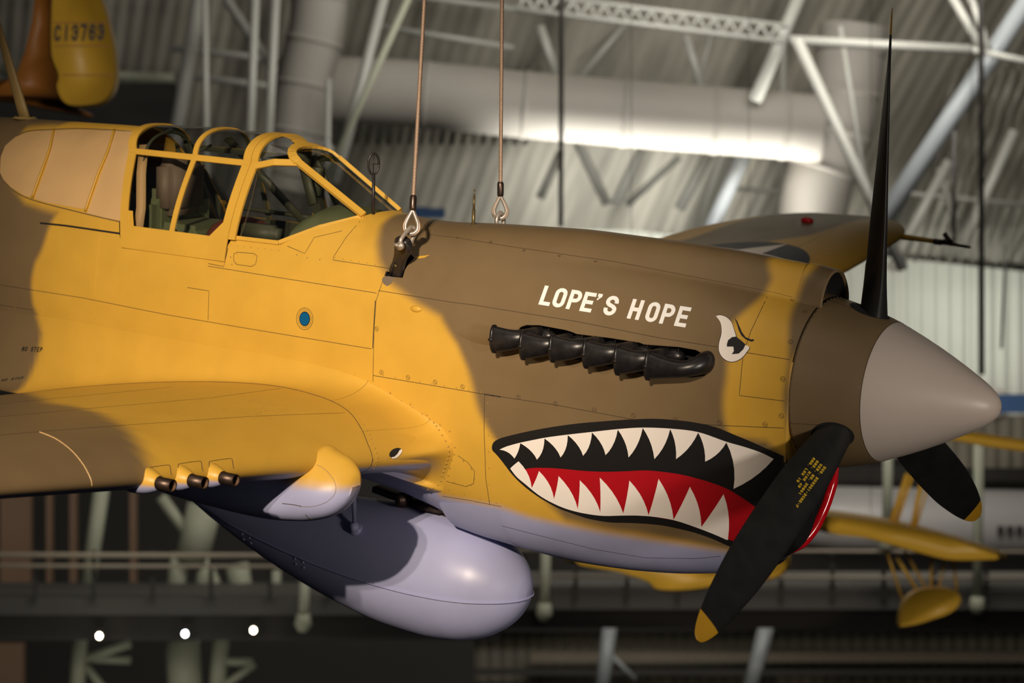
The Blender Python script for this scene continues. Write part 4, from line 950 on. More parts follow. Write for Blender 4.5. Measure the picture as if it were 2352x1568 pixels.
# gear leg fairings
def pod(sgn):
    X = pch([(-2.490, 0), (-2.497, .035), (-2.52, .075), (-2.56, .108), (-2.63, .140), (-2.75, .160), (-3.0, .165), (-3.4, .150), (-3.8, .12), (-4.2, .07), (-4.45, .005)])
    ZBt = pch([(-2.490, -.52), (-2.497, -.570), (-2.52, -.61), (-2.56, -.650), (-2.63, -.685), (-2.75, -.715), (-3.0, -.735), (-3.4, -.725), (-3.8, -.68), (-4.2, -.60), (-4.45, -.50)])
    ZTp = pch([(-2.490, -.52), (-2.497, -.470), (-2.52, -.440), (-2.56, -.408), (-2.63, -.385), (-2.68, -.366), (-2.74, -.40), (-2.85, -.47), (-3.3, -.45), (-4.45, -.48)])
    xs = -2.490-np.concatenate([[0, .002, .007, .018], np.geomspace(.035, 1.96, 50)]); V = []; m = 40; c = []
    for x in xs:
        zb, zt, w = float(ZBt(x)), float(ZTp(x)), float(X(x)); zc = zb+(zt-zb)*.46
        for j in range(m):
            a = 2*math.pi*j/m; s_, co = math.sin(a), math.cos(a); hh = (zt-zc) if co > 0 else (zc-zb)
            z = zc+hh*math.copysign(abs(co)**.9, co); y = w*math.copysign(abs(s_)**.9, s_)*(1-.42*max(0, co)**1.3)
            V.append((x, sgn*1.27+y-sgn*.03*co, z)); 
    V = np.array(V); F = gridf(len(xs), m, True); k = ss(.5+(-.525-V[:, 2]-.04*(V[:, 0] < -2.6)*0)/.05)[:, None]; c = np.array(YEL)*(1-k)+np.array(LAV)*k
    g = G().add(V, F, 0)
    o = mk('landing_gear_fairing', g.v, g.f, ['paint'], ROOT, True, None, 'a', c); o['label'] = 'bulged gear fairing, yellow above and grey below'; return o, V, F
pods = [pod(s) for s in (-1, 1)]
hp = bvh_hit(pods[0][1], pods[0][2])
def dline(P, hit, parent, name, matn='seam', wd=.003, off=.001):
    P = crom(P, 6); Q = [q for q in hit(P, off) if q is not None]
    if len(Q) < 3: return
    g = G(); Q = np.array(Q); T = np.gradient(Q, axis=0); V = []
    for q, t in zip(Q, T): v = q-CC; s_ = np.cross(t, v); s_ /= np.linalg.norm(s_)+1e-9; V += [q-s_*wd/2, q+s_*wd/2]
    g.add(V, [(2*k, 2*k+1, 2*k+3, 2*k+2) for k in range(len(Q)-1)]); g.mk(name, [matn], parent, True, 'a')
dline([(727, 1067), (745, 1077), (762, 1095), (771, 1115), (768, 1135), (750, 1152), (722, 1162), (690, 1163)], hp, pods[0][0], 'fairing_seam', 'leather', .002)
dline([(648, 1156), (670, 1158), (692, 1162)], hp, pods[0][0], 'fairing_seam'); dline([(702, 1181), (708, 1188), (718, 1193)], hp, pods[0][0], 'fairing_seam')
dline([(90, 992), (128, 1008), (163, 1034), (190, 1066), (207, 1098), (211, 1116)], hw_, WINGS[-1][0], 'paint_edge_line', 'wood', .004)
NS = bvh_hit(list(fl[-1][1])+list(FV), [tuple(f) for f in fl[-1][2]]+[tuple(int(i)+len(fl[-1][1]) for i in f) for f in FF])
ch, W_ = simple('NO STEP'); drape2d('no_step_lettering', text_polys(ch, [(49, 806), (96, 808.5), (53, 795.5), (99, 797)], W_, .2), ['dark'], NS, fus, (.0012,), 30., 'small black lettering reading NO STEP')
# guns
for k, y in enumerate((-1.995, -2.185, -2.375, 1.995, 2.185, 2.375)):
    a = abs(y); L = np.array([xle(a), y, float(wpt(a, 0, 1)[1])]); dz = -.012
    g = G(); prof = [(-.10, .062), (-.05, .060), (-.02, .055), (.0, .049), (.018, .042), (.034, .034), (.040, .029)]
    V, F = lathe([(x, r) for x, r in prof], 28, L+[0.0, 0, dz]); V = np.array(V); g.add(V, F)
    kk = ss(.5+((L[2]+dz-.012)-V[:, 2])/.02)[:, None]
    o = mk('gun_fairing', g.v, g.f, ['paint'], WINGS[-1 if y < 0 else 1][0], True, None, 'a', np.array(YEL)*(1-kk)+np.array(LAV)*kk)
    g = G(); c0 = L+[0, 0, dz]; g.add(*lathe([(.03, .0265), (.115+.0*k, .0265), (.115, .0225), (.03, .0225)], 24, c0), 0); g.add(*lathe([(.112, .0224), (.035, .0224)], 24, c0), 1); g.add(*lathe([(.04, .0224), (.04, .0001)], 24, c0), 2)
    gb = g.mk('gun_barrel', ['gun', 'bore', 'dark'], WINGS[-1 if y < 0 else 1][0], True, 'a')
g = G()
for (cx, cy) in ((364, 1083), (436, 1074), (507, 1068)):
    R_ = [(-26, 12), (-27, -4), (-22, -9), (20, -15), (26, -11), (28, 2), (30, 8)]
    P = [(cx+x, cy+y) for x, y in R_]; Q = [q for q in hw_(crom(P, 5), .001) if q is not None]
    if len(Q) > 3: 
        T = np.gradient(np.array(Q), axis=0); V = []
        for q, t in zip(Q, T): s_ = np.cross(t, q-CC); s_ /= np.linalg.norm(s_)+1e-9; V += [q-s_*.0012, q+s_*.0012]
        g.add(V, [(2*k, 2*k+1, 2*k+3, 2*k+2) for k in range(len(Q)-1)])
g.mk('gun_access_seams', ['seam'], WINGS[-1][0], True, 'a')
# ---------------------------------------------------------------- drop tank
RT = pch([(-2.375, 0), (-2.38, .045), (-2.40, .095), (-2.445, .16), (-2.51, .215), (-2.60, .265), (-2.75, .308), (-2.93, .325), (-3.12, .320), (-3.4, .288), (-3.8, .222), (-4.2, .135), (-4.5, .060), (-4.62, .022), (-4.645, .0)])
ZA = pch([(-2.375, -1.262), (-2.6, -1.265), (-3.2, -1.25), (-4.0, -1.18), (-4.645, -1.075)])
xs = -2.375-np.concatenate([[0, .0015, .006, .015], np.geomspace(.03, 2.27, 70)]); V = []; m = 72
for x in xs:
    r = float(RT(x))
    for j in range(m): a = 2*math.pi*j/m; V.append((x, r*.96*math.sin(a), float(ZA(x))+r*math.cos(a)))
g = G().add(V, gridf(len(xs), m, True), 0)
tk = g.mk('drop_tank', ['lav'], ROOT, True, 'a'); tk['label'] = 'pale grey teardrop belly tank'
g = G(); P = []; U_ = []
zs_ = lambda x: float(ZA(x))-.030
for x in list(xs[3:-2:2]): 
    r = math.sqrt(max(0, float(RT(x))**2-.03**2)); P.append((x, -r*.96, zs_(x))); U_.append((.0, -1, 0.))
P = P[::-1]; P2 = [(x, -y, z) for x, y, z in P[::-1]]; ring = P+[(-2.378, 0, zs_(-2.378))]+P2
Q = np.array(ring); T = np.gradient(Q, axis=0); out = np.array([np.cross(t, [0, 0, -1.]) for t in T]); out /= np.linalg.norm(out, axis=1)[:, None]
if out[3][1] > 0: out = -out
g.add(*bar(Q-out*.002, .005, .011, out)); g.mk('tank_rim', ['lav'], tk, True, 'a')
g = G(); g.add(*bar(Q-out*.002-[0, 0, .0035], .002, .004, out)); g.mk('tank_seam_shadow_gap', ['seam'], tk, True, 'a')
for x in (-3.58, -3.64):
    for xx, dz in ((x, -.045), (x, -.075), (x-.42, -.05), (x-.42, -.08)):
        G().add(*sph((xx, -math.sqrt(max(0, float(RT(xx))**2-dz**2))*.96, float(ZA(xx))+dz), .007, 5, 8)).mk('tank_rivet', ['lav'], tk, True, 'a')
G().add(*lathe([(0, .018), (.02, .018), (.022, .010), (.05, .009), (.052, 0)], 12, (-2.98, -.02, float(ZA(-2.98))+.315), 2)).mk('tank_filler_cap', ['steel'], tk, True, 'a')
G().add(*lathe([(0, .012), (.04, .010), (.042, 0)], 12, (-3.12, -.04, float(ZA(-3.1))+.312), 2)).mk('tank_vent', ['steel'], tk, True, 'a')
# sway braces and pylon
for sd in (-1, 1):
    g = G(); g.add(*tube([(-3.20, .36*sd, -.60), (-3.26, .245*sd, -1.02)], .012, 8)); g.add(*rbox((-3.262, .245*sd, -1.035), (.05, .04, .05))); g.add(*tube([(-3.262, .235*sd, -1.04), (-3.262, .215*sd, -1.06)], .034, 16)); g.mk('tank_sway_brace', ['lav'], ROOT, True, 'a')
    G().add(*tube([(-3.62, .34*sd, -.62), (-3.66, .17*sd, -.98)], .010, 8)).mk('tank_sway_brace', ['lav'], ROOT, True, 'a')
g = G().add(*bar([(-2.52, -.0, -.975), (-3.3, 0, -.865)], .10, .03, (0, 0, -1))); g.add(*rbox((-2.92, -.05, -.90), (.16, .09, .06))); g.add(*rbox((-3.08, -.08, -.89), (.05, .10, .07)))
g.add(*tube([(-3.0, 0, -.84), (-3.0, 0, -.98)], .02, 10)); g.mk('tank_shackle', ['gun'], ROOT, True, 'a')
# cowl flap under the belly
g = G(); V = []
for x, dz in ((-2.36, .001), (-2.45, .004), (-2.55, .012), (-2.62, .02), (-2.70, .03)):
    zt_ = -.775; z0 = float(ZC(x)); a0 = math.acos(-((z0-zt_)/(z0-float(ZB(x))))**(float(NB(x))/2)); R2 = []
    for a in np.linspace(a0, math.pi, 18):
        y, z = sec(x, np.array(a)); R2.append((x, -float(y)-dz*.5, float(z)-dz))
    V += R2+[(x_, -y_, z_) for x_, y_, z_ in R2[::-1][1:]]
g.add(V, gridf(5, 35)); g.add([(x, y*.985, z+.006) for x, y, z in V], gridf(5, 35)); g.mk('cowl_flap', ['lav'], ROOT, True, 'a')
# ---------------------------------------------------------------- mast, sight, antenna stub
def foil(p0, p1, c0, c1, t=.22, n=10):
    V = []; p0 = np.array(p0, float); p1 = np.array(p1, float)
    for k in range(n):
        s_ = k/(n-1); c = c0+(c1-c0)*s_; p = p0+(p1-p0)*s_
        for j in range(14): a = 2*math.pi*j/14; V.append(p+np.array([c/2*math.cos(a), c*t*math.sin(a), 0]))
    F = gridf(n, 14, True)+[tuple(range(14))[::-1], tuple(range((n-1)*14, n*14))]; return V, F
g = G().add(*foil((-5.79, 0, .80), (-6.13, 0, 1.62), .085, .035)); g.add(*lathe([(0, .07), (.012, .05)], 20, (-5.80, 0, .822), 2)); g.mk('radio_mast', ['mast'], ROOT, True, 'a')
bs = np.array([-3.305, -.10, .515]); top = bs+[-.005, 0, .215]; g = G().add(*tube([bs, top], .0085, 10)); g.add(*tube([bs, bs+[0, 0, .012]], .02, 14))
rc = top+[-.002, 0, .052]; rg = lambda r, z: [rc+[0.012*math.cos(t)*0, .6*r*math.cos(t)*1.0, r*math.sin(t)*z] for t in np.linspace(0, 2*math.pi, 33)]
rdir = np.array([.5, .866, 0]); R_ = .034
g.add(*tube([rc+rdir*R_*.85*math.cos(t)+np.array([0, 0, 1])*.052*math.sin(t) for t in np.linspace(0, 2*math.pi, 33)], .006, 8)); g.add(*tube([rc+rdir*R_*.85, rc-rdir*R_*.85], .0022, 6)); g.add(*tube([rc+[0, 0, .05], rc-[0, 0, .05]], .0022, 6)); g.add(*sph(rc, .005, 5, 8))
g.mk('ring_sight', ['link'], ROOT, True, 'a')
q = np.array([-2.737, -.05, .50]); g = G().add(*tube([q, q+[0, 0, .105]], .0085, 12)); g.add(*tube([q+[0, 0, .10], q+[0, 0, .17]], .0058, 12)); g.add(*tube([q+[0, 0, .17], q+[0, 0, .20]], [.003, .0028], 10)); g.add(*sph(q+[0, 0, .2], .005, 5, 8)); g.add(*lathe([(.018, .018), (.026, .012)], 16, q, 2)); g.mk('bead_sight_post', ['brass'], ROOT, True, 'a')
# ---------------------------------------------------------------- suspension cables (own things)
def cable(sd, low, high, lab):
    root = empty('suspension_cable', mtx=Matrix.Translation(P2W(low).tolist())@AM.to_3x3().to_4x4()); tag(root, lab, 'cable', None)
    def put(g, name, m, par=root, sm=True):
        V = np.array(g.v)-np.array(low); return mk(name, V, g.f, m, par, sm, g.i, 'w')
    low = np.array(low); high = np.array(high); d = high-low; L = np.linalg.norm(d); d /= L; end = low+d*4.6
    a = np.cross(d, [0, 1., 0]); a /= np.linalg.norm(a); b = np.cross(d, a)
    g = G(); N_ = 900
    for s_ in range(6):
        P = [low+d*(.165+(4.4)*k/N_)+.0062*(a*math.cos(k*.62*1.0+s_*math.pi/3)+b*math.sin(k*.62+s_*math.pi/3)) for k in range(N_)]; g.add(*tube(P, .0042, 5))
    put(g, 'wire_rope', ['rope'])
    g = G().add(*tube([low+d*.102, low+d*.112, low+d*.165, low+d*.175], [.0145, .0165, .0165, .0125], 18)); put(g, 'ferrule', ['ferrule'])
    sidev = a if abs(a[0]) > .5 else b; sidev = np.array([.84, .55, 0]); sidev -= d*(sidev@d); sidev /= np.linalg.norm(sidev); nrm = np.cross(d, sidev)
    cp = low; tear = []
    for t in np.linspace(-math.pi*.97, math.pi*.97, 49):
        r = .040; x = math.sin(t)*r*(.5+.5*math.cos(t/1.02)) if False else 0
    K = [(0, .138), (-.012, .112), (-.030, .070), (-.038, .040), (-.034, .012), (-.018, -.006), (0, -.012), (.018, -.006), (.034, .012), (.038, .040), (.030, .070), (.012, .112), (0, .138)]
    tear = [cp+sidev*x*.78+d*y*.76 for x, y in crom(K, 6)]; g = G().add(*tube(tear, .0085, 10)); put(g, 'thimble', ['steel'])
    rp = [cp+sidev*x*1.0+d*(y*.84-.005) for x, y in crom(K, 6)]; g = G().add(*tube(rp, .0055, 8)); put(g, 'rope_eye', ['rope'])
    return root, put, low, d, sidev, nrm
near_low = un(945, 532, 1, -.40); near_hi = un(975, 0, 1, -.20)
cr, put, lw, d, sv, nr = cable(-1, near_low, near_hi, 'twisted wire cable holding the nose, hooked to the near black sling link')
if True:   # bow shackle and black link
    pin = un(931, 563, 1, -.43); K = [pin+[.0, -.035, 0], pin+[.0, -.036, .03], lw+[-.004, -.028, .005], lw+[0, 0, .022], lw+[.004, .030, .0], pin+[0, .052, .02], pin+[0, .05, 0]]
    g = G().add(*tube(crom(K, 6), .0105, 12)); g.add(*tube([pin+[0, -.055, 0], pin+[0, .06, 0]], .010, 12)); g.add(*tube([pin+[0, -.050, 0], pin+[0, -.030, 0]], .020, 16)); g.add(*tube([pin+[-.03, -.05, .006], pin+[0, -.046, .0]], .009, 8)); put(g, 'shackle', ['steel'])
    e0 = un(909, 632, 1, -.335); e1 = pin+[-.004, 0, .022]; ax = e1-e0; Ll = np.linalg.norm(ax); ax /= Ll; w_ = np.cross(ax, [0, 1, 0]); w_ /= np.linalg.norm(w_); n_ = np.cross(w_, ax); prof = [(0, .036), (.12, .040), (.3, .033), (.55, .034), (.72, .045), (.85, .052), (.96, .044), (1.04, .022)]
    pr = crom(prof, 4); V = []
    for t, hwid in pr:
        for s_, dd in ((-1, -.011), (-.8, -.019), (.8, -.019), (1, -.011), (1, .011), (.8, .019), (-.8, .019), (-1, .011)): V.append(e0+ax*Ll*t+w_*hwid*s_+n_*dd)
    g = G().add(V, gridf(len(pr), 8, True)+[tuple(range(8))[::-1], tuple(range(len(V)-8, len(V)))]); lk = put(g, 'sling_link', ['link']); lk['label'] = 'black iron sling link'
    nn = -n_ if n_[1] > 0 else n_
    g = G().add(*tube([e0+ax*Ll*.32+nn*.018, e0+ax*Ll*.32+nn*.024], .009, 14)); put(g, 'link_bolt', ['brass'], lk)
    g = G().add(*bar([e0+ax*Ll*.0+w_*.008+nn*.019, e0+ax*Ll*.35+w_*.016+nn*.019], .004, .004, nn)); put(g, 'link_rib', ['link'], lk)
far_low = un(1149, 497, 1, .36); far_hi = un(1153, 0, 1, .36)
cr2, put, lw, d, sv, nr = cable(1, far_low, far_hi, 'twisted wire cable on the far side of the nose')
K = [lw+[-.0, -.03, -.06], lw+[-.0, -.03, -.01], lw+[0, 0, .018], lw+[.0, .03, -.01], lw+[0, .03, -.06]]
g = G().add(*tube(crom(K, 6), .0105, 12)); g.add(*tube([lw+[0, -.05, -.055], lw+[0, .05, -.055]], .010, 12)); put(g, 'shackle', ['steel'])
e1 = lw+[0, 0, -.045]; e0 = lw+[0, -.06, -.20]
g = G().add(*bar([e0, e1], .07, .03, (0, 1, 0))); put(g, 'sling_link', ['link'])
g = G(); A = conform(HOLES[1]+[HOLES[1][0]], 8); n = len(A); V = list(A)+[a+np.array([0, .10, -.02]) for a in A]; g.add(V, gridf(2, n)); g.add(V[n:], [tuple(range(n-1))]); g.mk('sling_recess', ['dark'], fus, False, 'a')
# ---------------------------------------------------------------- the hangar behind
def bmat(name, col, rough=.6, metal=0, ribs=None, noise=.1, ns=.3, slant=False):
    m = mat(name, col, rough, metal, noise=noise, scale=ns); nt = m.node_tree
    if ribs:
        tc = nt.nodes.new('ShaderNodeTexCoord'); wv = nt.nodes.new('ShaderNodeTexWave'); wv.wave_type = 'BANDS'; wv.bands_direction = 'X'; wv.inputs['Scale'].default_value = ribs
        mp = nt.nodes.new('ShaderNodeMapping'); mp.inputs['Rotation'].default_value = (0, -.38 if slant else 0, 0); nt.links.new(tc.outputs['Object'], mp.inputs['Vector'])
        nt.links.new(mp.outputs[0], wv.inputs['Vector']); bp = nt.nodes.new('ShaderNodeBump'); bp.inputs['Strength'].default_value = .8; bp.inputs['Distance'].default_value = .12
        nt.links.new(wv.outputs['Fac'], bp.inputs['Height']); nt.links.new(bp.outputs[0], nt.nodes['Principled BSDF'].inputs['Normal'])
    if slant:   # lighter and darker streaks, light through the sheets put into their colour
        mp2 = nt.nodes.new('ShaderNodeMapping'); mp2.inputs['Scale'].default_value = (.85, .12, .12); nt.links.new(mp.outputs[0], mp2.inputs['Vector'])
        n2 = nt.nodes.new('ShaderNodeTexNoise'); n2.inputs['Scale'].default_value = 1.0; n2.inputs['Detail'].default_value = 3; nt.links.new(mp2.outputs[0], n2.inputs['Vector'])
        r3 = nt.nodes.new('ShaderNodeMapRange'); r3.inputs[1].default_value = .35; r3.inputs[2].default_value = .65; r3.inputs[3].default_value = .45; r3.inputs[4].default_value = 1.35; nt.links.new(n2.outputs['Fac'], r3.inputs[0])
        v3 = nt.nodes.new('ShaderNodeVectorMath'); v3.operation = 'SCALE'; v3.inputs[0].default_value = col; nt.links.new(r3.outputs[0], v3.inputs['Scale']); nt.links.new(v3.outputs[0], nt.nodes['Principled BSDF'].inputs['Base Color'])
        bp.inputs['Strength'].default_value = .4
    return m
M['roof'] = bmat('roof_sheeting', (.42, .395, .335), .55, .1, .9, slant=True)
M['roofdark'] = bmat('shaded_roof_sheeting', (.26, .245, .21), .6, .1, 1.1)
M['wallp'] = bmat('wall_panels', (.62, .62, .55), .5, 0, .8)
M['tube'] = bmat('truss_paint', (.42, .42, .39), .5, .1)
M['tubeblue'] = bmat('blue_grey_truss_paint', (.36, .39, .42), .45, .1)
M['olive'] = bmat('pale_olive_column_paint', (.33, .34, .26), .6)
M['duct'] = bmat('duct_sheet', (.27, .252, .228), .75, 0)
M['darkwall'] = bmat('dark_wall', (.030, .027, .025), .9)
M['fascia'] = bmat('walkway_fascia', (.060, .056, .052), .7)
M['bronze'] = bmat('brown_panel', (.20, .12, .075), .6)
M['rail'] = bmat('rail_metal', (.26, .22, .17), .5, .2)
M['lowwall'] = bmat('lower_wall_sheeting', (.22, .20, .16), .7, 0, .9)
M['silver'] = bmat('airliner_skin', (.42, .41, .42), .45, .1)
M['ywing'] = bmat('trainer_yellow', (.62, .36, .035), .45)
M['orange'] = bmat('orange_brown_fabric', (.30, .11, .015), .5)
M['bluep'] = bmat('blue_banner', (.03, .09, .24), .6)
M['lampglow'] = mat('lamp_lens', (1, 1, 1), .5, emit=((1, .88, .68), 22)); M['lampcool'] = mat('cool_lamp_lens', (1, 1, 1), .5, emit=((.85, .93, 1), 22))
nstr = [0]
def struct(name, g, mats, sm=True): o = g.mk(name, mats, None, sm, 'w'); o['kind'] = 'structure'; return o
def thing(name, label, cat, loc, group=None): e = empty(name, loc); tag(e, label, cat, group); return e
def put(g, name, mats, root, sm=True):
    V = np.array(g.v)-np.array(root.location); return mk(name, V, g.f, mats, root, sm, g.i, 'w')
# floor, walls, roof shell: a big barrel vault running left-right, standing behind
g = G().add([(-70, -20, 0), (70, -20, 0), (70, 80, 0), (-70, 80, 0)], [(0, 1, 2, 3)]); struct('floor', g, ['darkwall'], False)
YB = 66.
def vault(x0, x1, z0, z1, y0, y1, name, m, n=24, pw=1.7):
    V = []
    for k in range(n):
        t = k/(n-1); z = z0+(z1-z0)*t; y = y0+(y1-y0)*t**pw
        V += [(x0, y, z), (x1, y, z)]
    g = G().add(V, gridf(n, 2)); return struct(name, g, [m], True)
zt = lambda py, Y: CZ-(py-784)/FPX*Y
vault(-60, 60, zt(800, YB), 44, YB+2, 6, 'ceiling', 'roof', 30, 1.5)
# tall back wall in tiers
g = G().add(*box((0, YB, (zt(1600, YB)+zt(1440, YB))/2-3), (120, .3, 8))); struct('wall_back_lower', g, ['lowwall'], False)
V = [at(900, 470, YB), at(4600, 861, YB), at(4600, 1050, YB), at(900, 1050, YB)]; g = G().add(V, [(0, 1, 2, 3)]); struct('wall_back', g, ['wallp'], False)
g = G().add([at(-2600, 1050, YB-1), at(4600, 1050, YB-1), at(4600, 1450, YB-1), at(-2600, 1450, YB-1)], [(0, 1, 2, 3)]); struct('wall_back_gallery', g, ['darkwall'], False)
g = G().add([at(-2600, 190, YB-6), at(405, 190, YB-6), at(405, 290, YB-6), at(700, 700, YB-6), at(1090, 1440, YB-6), at(1090, 1760, YB-6), at(-2600, 1760, YB-6)], [(0, 1, 2, 3, 4, 5, 6)]); struct('wall_left', g, ['darkwall'], False)  # near-black sheet, darkness behind the columns put into its colour
g = G().add([at(620, 330, YB-5), at(1060, 360, YB-5), at(1100, 560, YB-5), at(1100, 1100, YB-5), at(620, 1100, YB-5)], [(0, 1, 2, 3, 4)]); 
# tubes of the roof truss
TR = [(520, 0, 760, 350, 22, 52, 'tube'), (470, -20, 475, 420, 15, 50, 'tube'), (587, -20, 570, 420, 20, 50, 'tube'), (634, -20, 612, 420, 20, 50, 'tube'), (462, -20, 385, 420, 34, 54, 'tube'),
 (885, -20, 770, 420, 24, 50, 'tube'), (945, -20, 745, 420, 16, 48, 'olive'), (755, 180, 750, 520, 12, 50, 'tube'), (1830, 90, 2075, 620, 26, 46, 'tube'), (2440, -120, 2030, 500, 44, 48, 'tubeblue'),
 (1815, 92, 2232, 114, 22, 47, 'tube'), (1180, 20, 1800, 96, 13, 50, 'tube'), (1190, -15, 1810, 60, 12, 50, 'tube'), (1845, -30, 1735, 230, 30, 52, 'tube'), (2180, -20, 2262, 125, 20, 47, 'tube'), (2225, -20, 2275, 125, 16, 47, 'tube'),
 (1310, 290, 1395, 470, 22, 58, 'tube'), (1288, 350, 1240, 455, 20, 55, 'tube'), (1490, 310, 1412, 470, 20, 55, 'tube'), (1640, 330, 1560, 480, 26, 55, 'tube'), (1722, 325, 1618, 560, 34, 54, 'tubeblue'), (1668, 330, 1590, 560, 20, 58, 'tube'),
 (1560, 360, 1440, 470, 16, 60, 'tube'), (1800, 60, 1795, 500, 14, 60, 'tube'), (1240, 60, 1275, 165, 22, 57, 'tube'), (1575, 80, 1612, 205, 18, 57, 'tube'), (1930, 60, 1995, 470, 12, 50, 'tube'),
 (2330, 300, 2215, 560, 24, 55, 'tube'), (2180, 370, 2045, 620, 24, 55, 'tube'), (2158, 385, 2195, 520, 18, 56, 'tube'), (1640, 60, 1600, 200, 8, 60, 'tube'), (1450, 40, 1330, 180, 12, 60, 'tube'),
 (0, 160, 400, 180, 22, 56, 'olive'), (395, 110, 760, 150, 16, 58, 'tube'), (400, 170, 760, 215, 16, 58, 'tube'), (2232, 114, 2400, 150, 16, 47, 'tube'), (2040, 440, 2352, 470, 12, 57, 'tube'), (1660, 430, 1860, 445, 12, 60, 'tube'), (870, 60, 1180, 110, 14, 58, 'tube'), (860, -20, 1180, 20, 12, 58, 'tube')]
ROOTT = thing('roof_truss', 'grey tubular steel roof truss spanning the hangar above the airplanes', 'truss', at(1500, 100, 50))
ROOTT['kind'] = 'structure'; ROOTT.name = 'trim_1'; del ROOTT['category']
for x0, y0, x1, y1, wpx, Y, m in TR:
    g = G().add(*tube([at(x0, y0, Y), at(x1, y1, Y+.01)], wpx/2/FPX*Y, 12)); put(g, 'truss_tube', [m], ROOTT)
# fine lattice along the catwalk truss
g = G()
for k in range(17):
    x = 1190+36*k; g.add(*tube([at(x, 20+.122*(x-1190), 50), at(x+18, -14+.122*(x-1172), 50)], .035, 6)); g.add(*tube([at(x+18, -14+.122*(x-1172), 50), at(x+36, 20+.122*(x-1154), 50)], .035, 6))
put(g, 'lattice_web', ['tube'], ROOTT)
# corrugation purlins behind
g = G()
for k in range(26):
    x = 1180+k*46+rnd.uniform(-8, 8); g.add(*tube([at(x+34, 60, 61.5), at(x-40+rnd.uniform(-10, 10), 330, 64)], rnd.uniform(.05, .11), 6))
for k in range(14):
    x = 2080+k*26; g.add(*tube([at(x+120, 160, 61), at(x-30, 600, 64)], rnd.uniform(.05, .11), 6))
for k in range(20):
    x = 760+k*24; g.add(*tube([at(x+60, -20, 60), at(x-10, 330, 63)], rnd.uniform(.05, .10), 6))
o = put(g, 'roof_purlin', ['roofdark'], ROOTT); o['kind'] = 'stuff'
# air ducts
def ductrun(P, r, name, lab, root=None):
    root = root or thing(name, lab, 'air duct', at(*P[0])); pts = [at(*p) for p in P]; g = G().add(*tube(crom([tuple(p) for p in pts], 8), r, 28)); put(g, 'duct_body', ['duct'], root)
    Q = crom([tuple(p) for p in pts], 8); n = len(Q)
    for k in range(4, n-1, 6):
        d = Q[min(k+1, n-1)]-Q[k]; d /= np.linalg.norm(d); put(G().add(*tube([Q[k], Q[k]+d*.12], r*1.03, 28)), 'duct_flange', ['duct'], root)
    return root
D1 = ductrun([(640, 205, 53), (900, 212, 53), (1200, 240, 53), (1500, 265, 53), (1750, 284, 53), (1890, 296, 53)], .74, 'air_duct', 'long fat grey air duct under the roof, turning down at its right end')
ductrun([(735, -60, 51), (728, 60, 51), (700, 190, 51), (678, 330, 51), (655, 440, 51)], .60, 'air_duct', 'fat grey duct dropping behind the canopy')
ductrun([(1960, 60, 54), (1945, 180, 54), (1925, 300, 54), (1880, 420, 54), (1850, 600, 54)], .78, 'air_duct', '', D1)
# thin hanging cables
for i, (x0, y0, x1, y1, wpx) in enumerate(((1296, -20, 1288, 520, 11), (2250, 120, 2255, 860, 13), (2192, 300, 2190, 560, 10), (2310, 560, 2300, 800, 6))):
    y0 = -1790 if i in (0, 1) else y0; g = G().add(*tube([at(x0, y0, 42), at(x1, y1, 42)], wpx/2/FPX*42, 8))
    if i > 1: put(g, 'drop_cable', ['fascia'], ROOTT); continue
    o = g.mk('hanging_cable', ['fascia']); tag(o, ['dark cable hanging behind the two lifting wires', 'dark cable hanging right of the upright propeller blade', 'dark cable above the pitot tube end', 'thin dark cable at the right edge'][i], 'cable')
# ---- left lower gallery
def simple_thing(name, lab, cat, g, m, sm=False, group=None): o = g.mk(name, m, None, sm, 'w'); tag(o, lab, cat, group); return o
def slab(x0, y0, x1, y1, Y, th=.3): a = at(x0, y0, Y); b = at(x1, y1, Y); return box(((a.x+b.x)/2, Y+th/2, (a.z+b.z)/2), (abs(b.x-a.x), th, abs(a.z-b.z)))
YG = 52.
PN = [(0, 70, 'brown wall panel at the left edge behind the gallery'), (106, 118, 'thin brown post right of the wide brown panel'), (160, 174, 'brown post left of the tall olive column'), (298, 312, 'thin brown post right of the tall olive column')]
for x0, x1, lab in PN: simple_thing('wall_post' if x1-x0 < 20 else 'wall_panel', lab, 'post' if x1-x0 < 20 else 'panel', G().add(*slab(x0, 1090, x1, 1385, YG+4)), ['bronze'])
simple_thing('wall_panel', 'brown wall panel under the walkway at the left edge', 'panel', G().add(*slab(-10, 1478, 52, 1640, YG+4)), ['bronze'])
def tubes(name, lab, cat, L, Y, m):
    root = thing(name, lab, cat, at(L[0][0], max(L[0][1], L[0][3]), Y))
    for i, (x0, y0, x1, y1, wpx) in enumerate(L): put(G().add(*tube([at(x0, y0, Y), at(x1, y1, Y+.01)], wpx/2/FPX*Y, 14)), 'column_shaft' if i == 0 else 'brace', [m], root)
    return root
tubes('steel_column', 'leaning pale olive column left of the drop tank', 'column', [(238, 1090, 195, 1390, 36)], YG-1, 'olive')
tubes('steel_column', 'branching pale column behind the tail of the drop tank', 'column', [(470, 1160, 440, 1290, 78), (370, 1140, 440, 1240, 26), (415, 1270, 400, 1385, 44), (460, 1270, 520, 1400, 30), (475, 1270, 460, 1385, 34)], YG-1, 'olive')
tubes('steel_column', 'short forked column seen under the drop tank', 'column', [(545, 1295, 560, 1385, 52), (555, 1340, 535, 1390, 26)], YG-1, 'olive')
tubes('steel_column', 'narrow pale column below the drop tank flank', 'column', [(632, 1310, 634, 1375, 26)], YG-1, 'olive')
tubes('steel_column', 'pale column with three braces under the walkway at lower left', 'column', [(183, 1470, 176, 1600, 36), (195, 1512, 300, 1478, 20), (195, 1512, 300, 1516, 18), (190, 1520, 245, 1590, 18)], YG, 'olive')
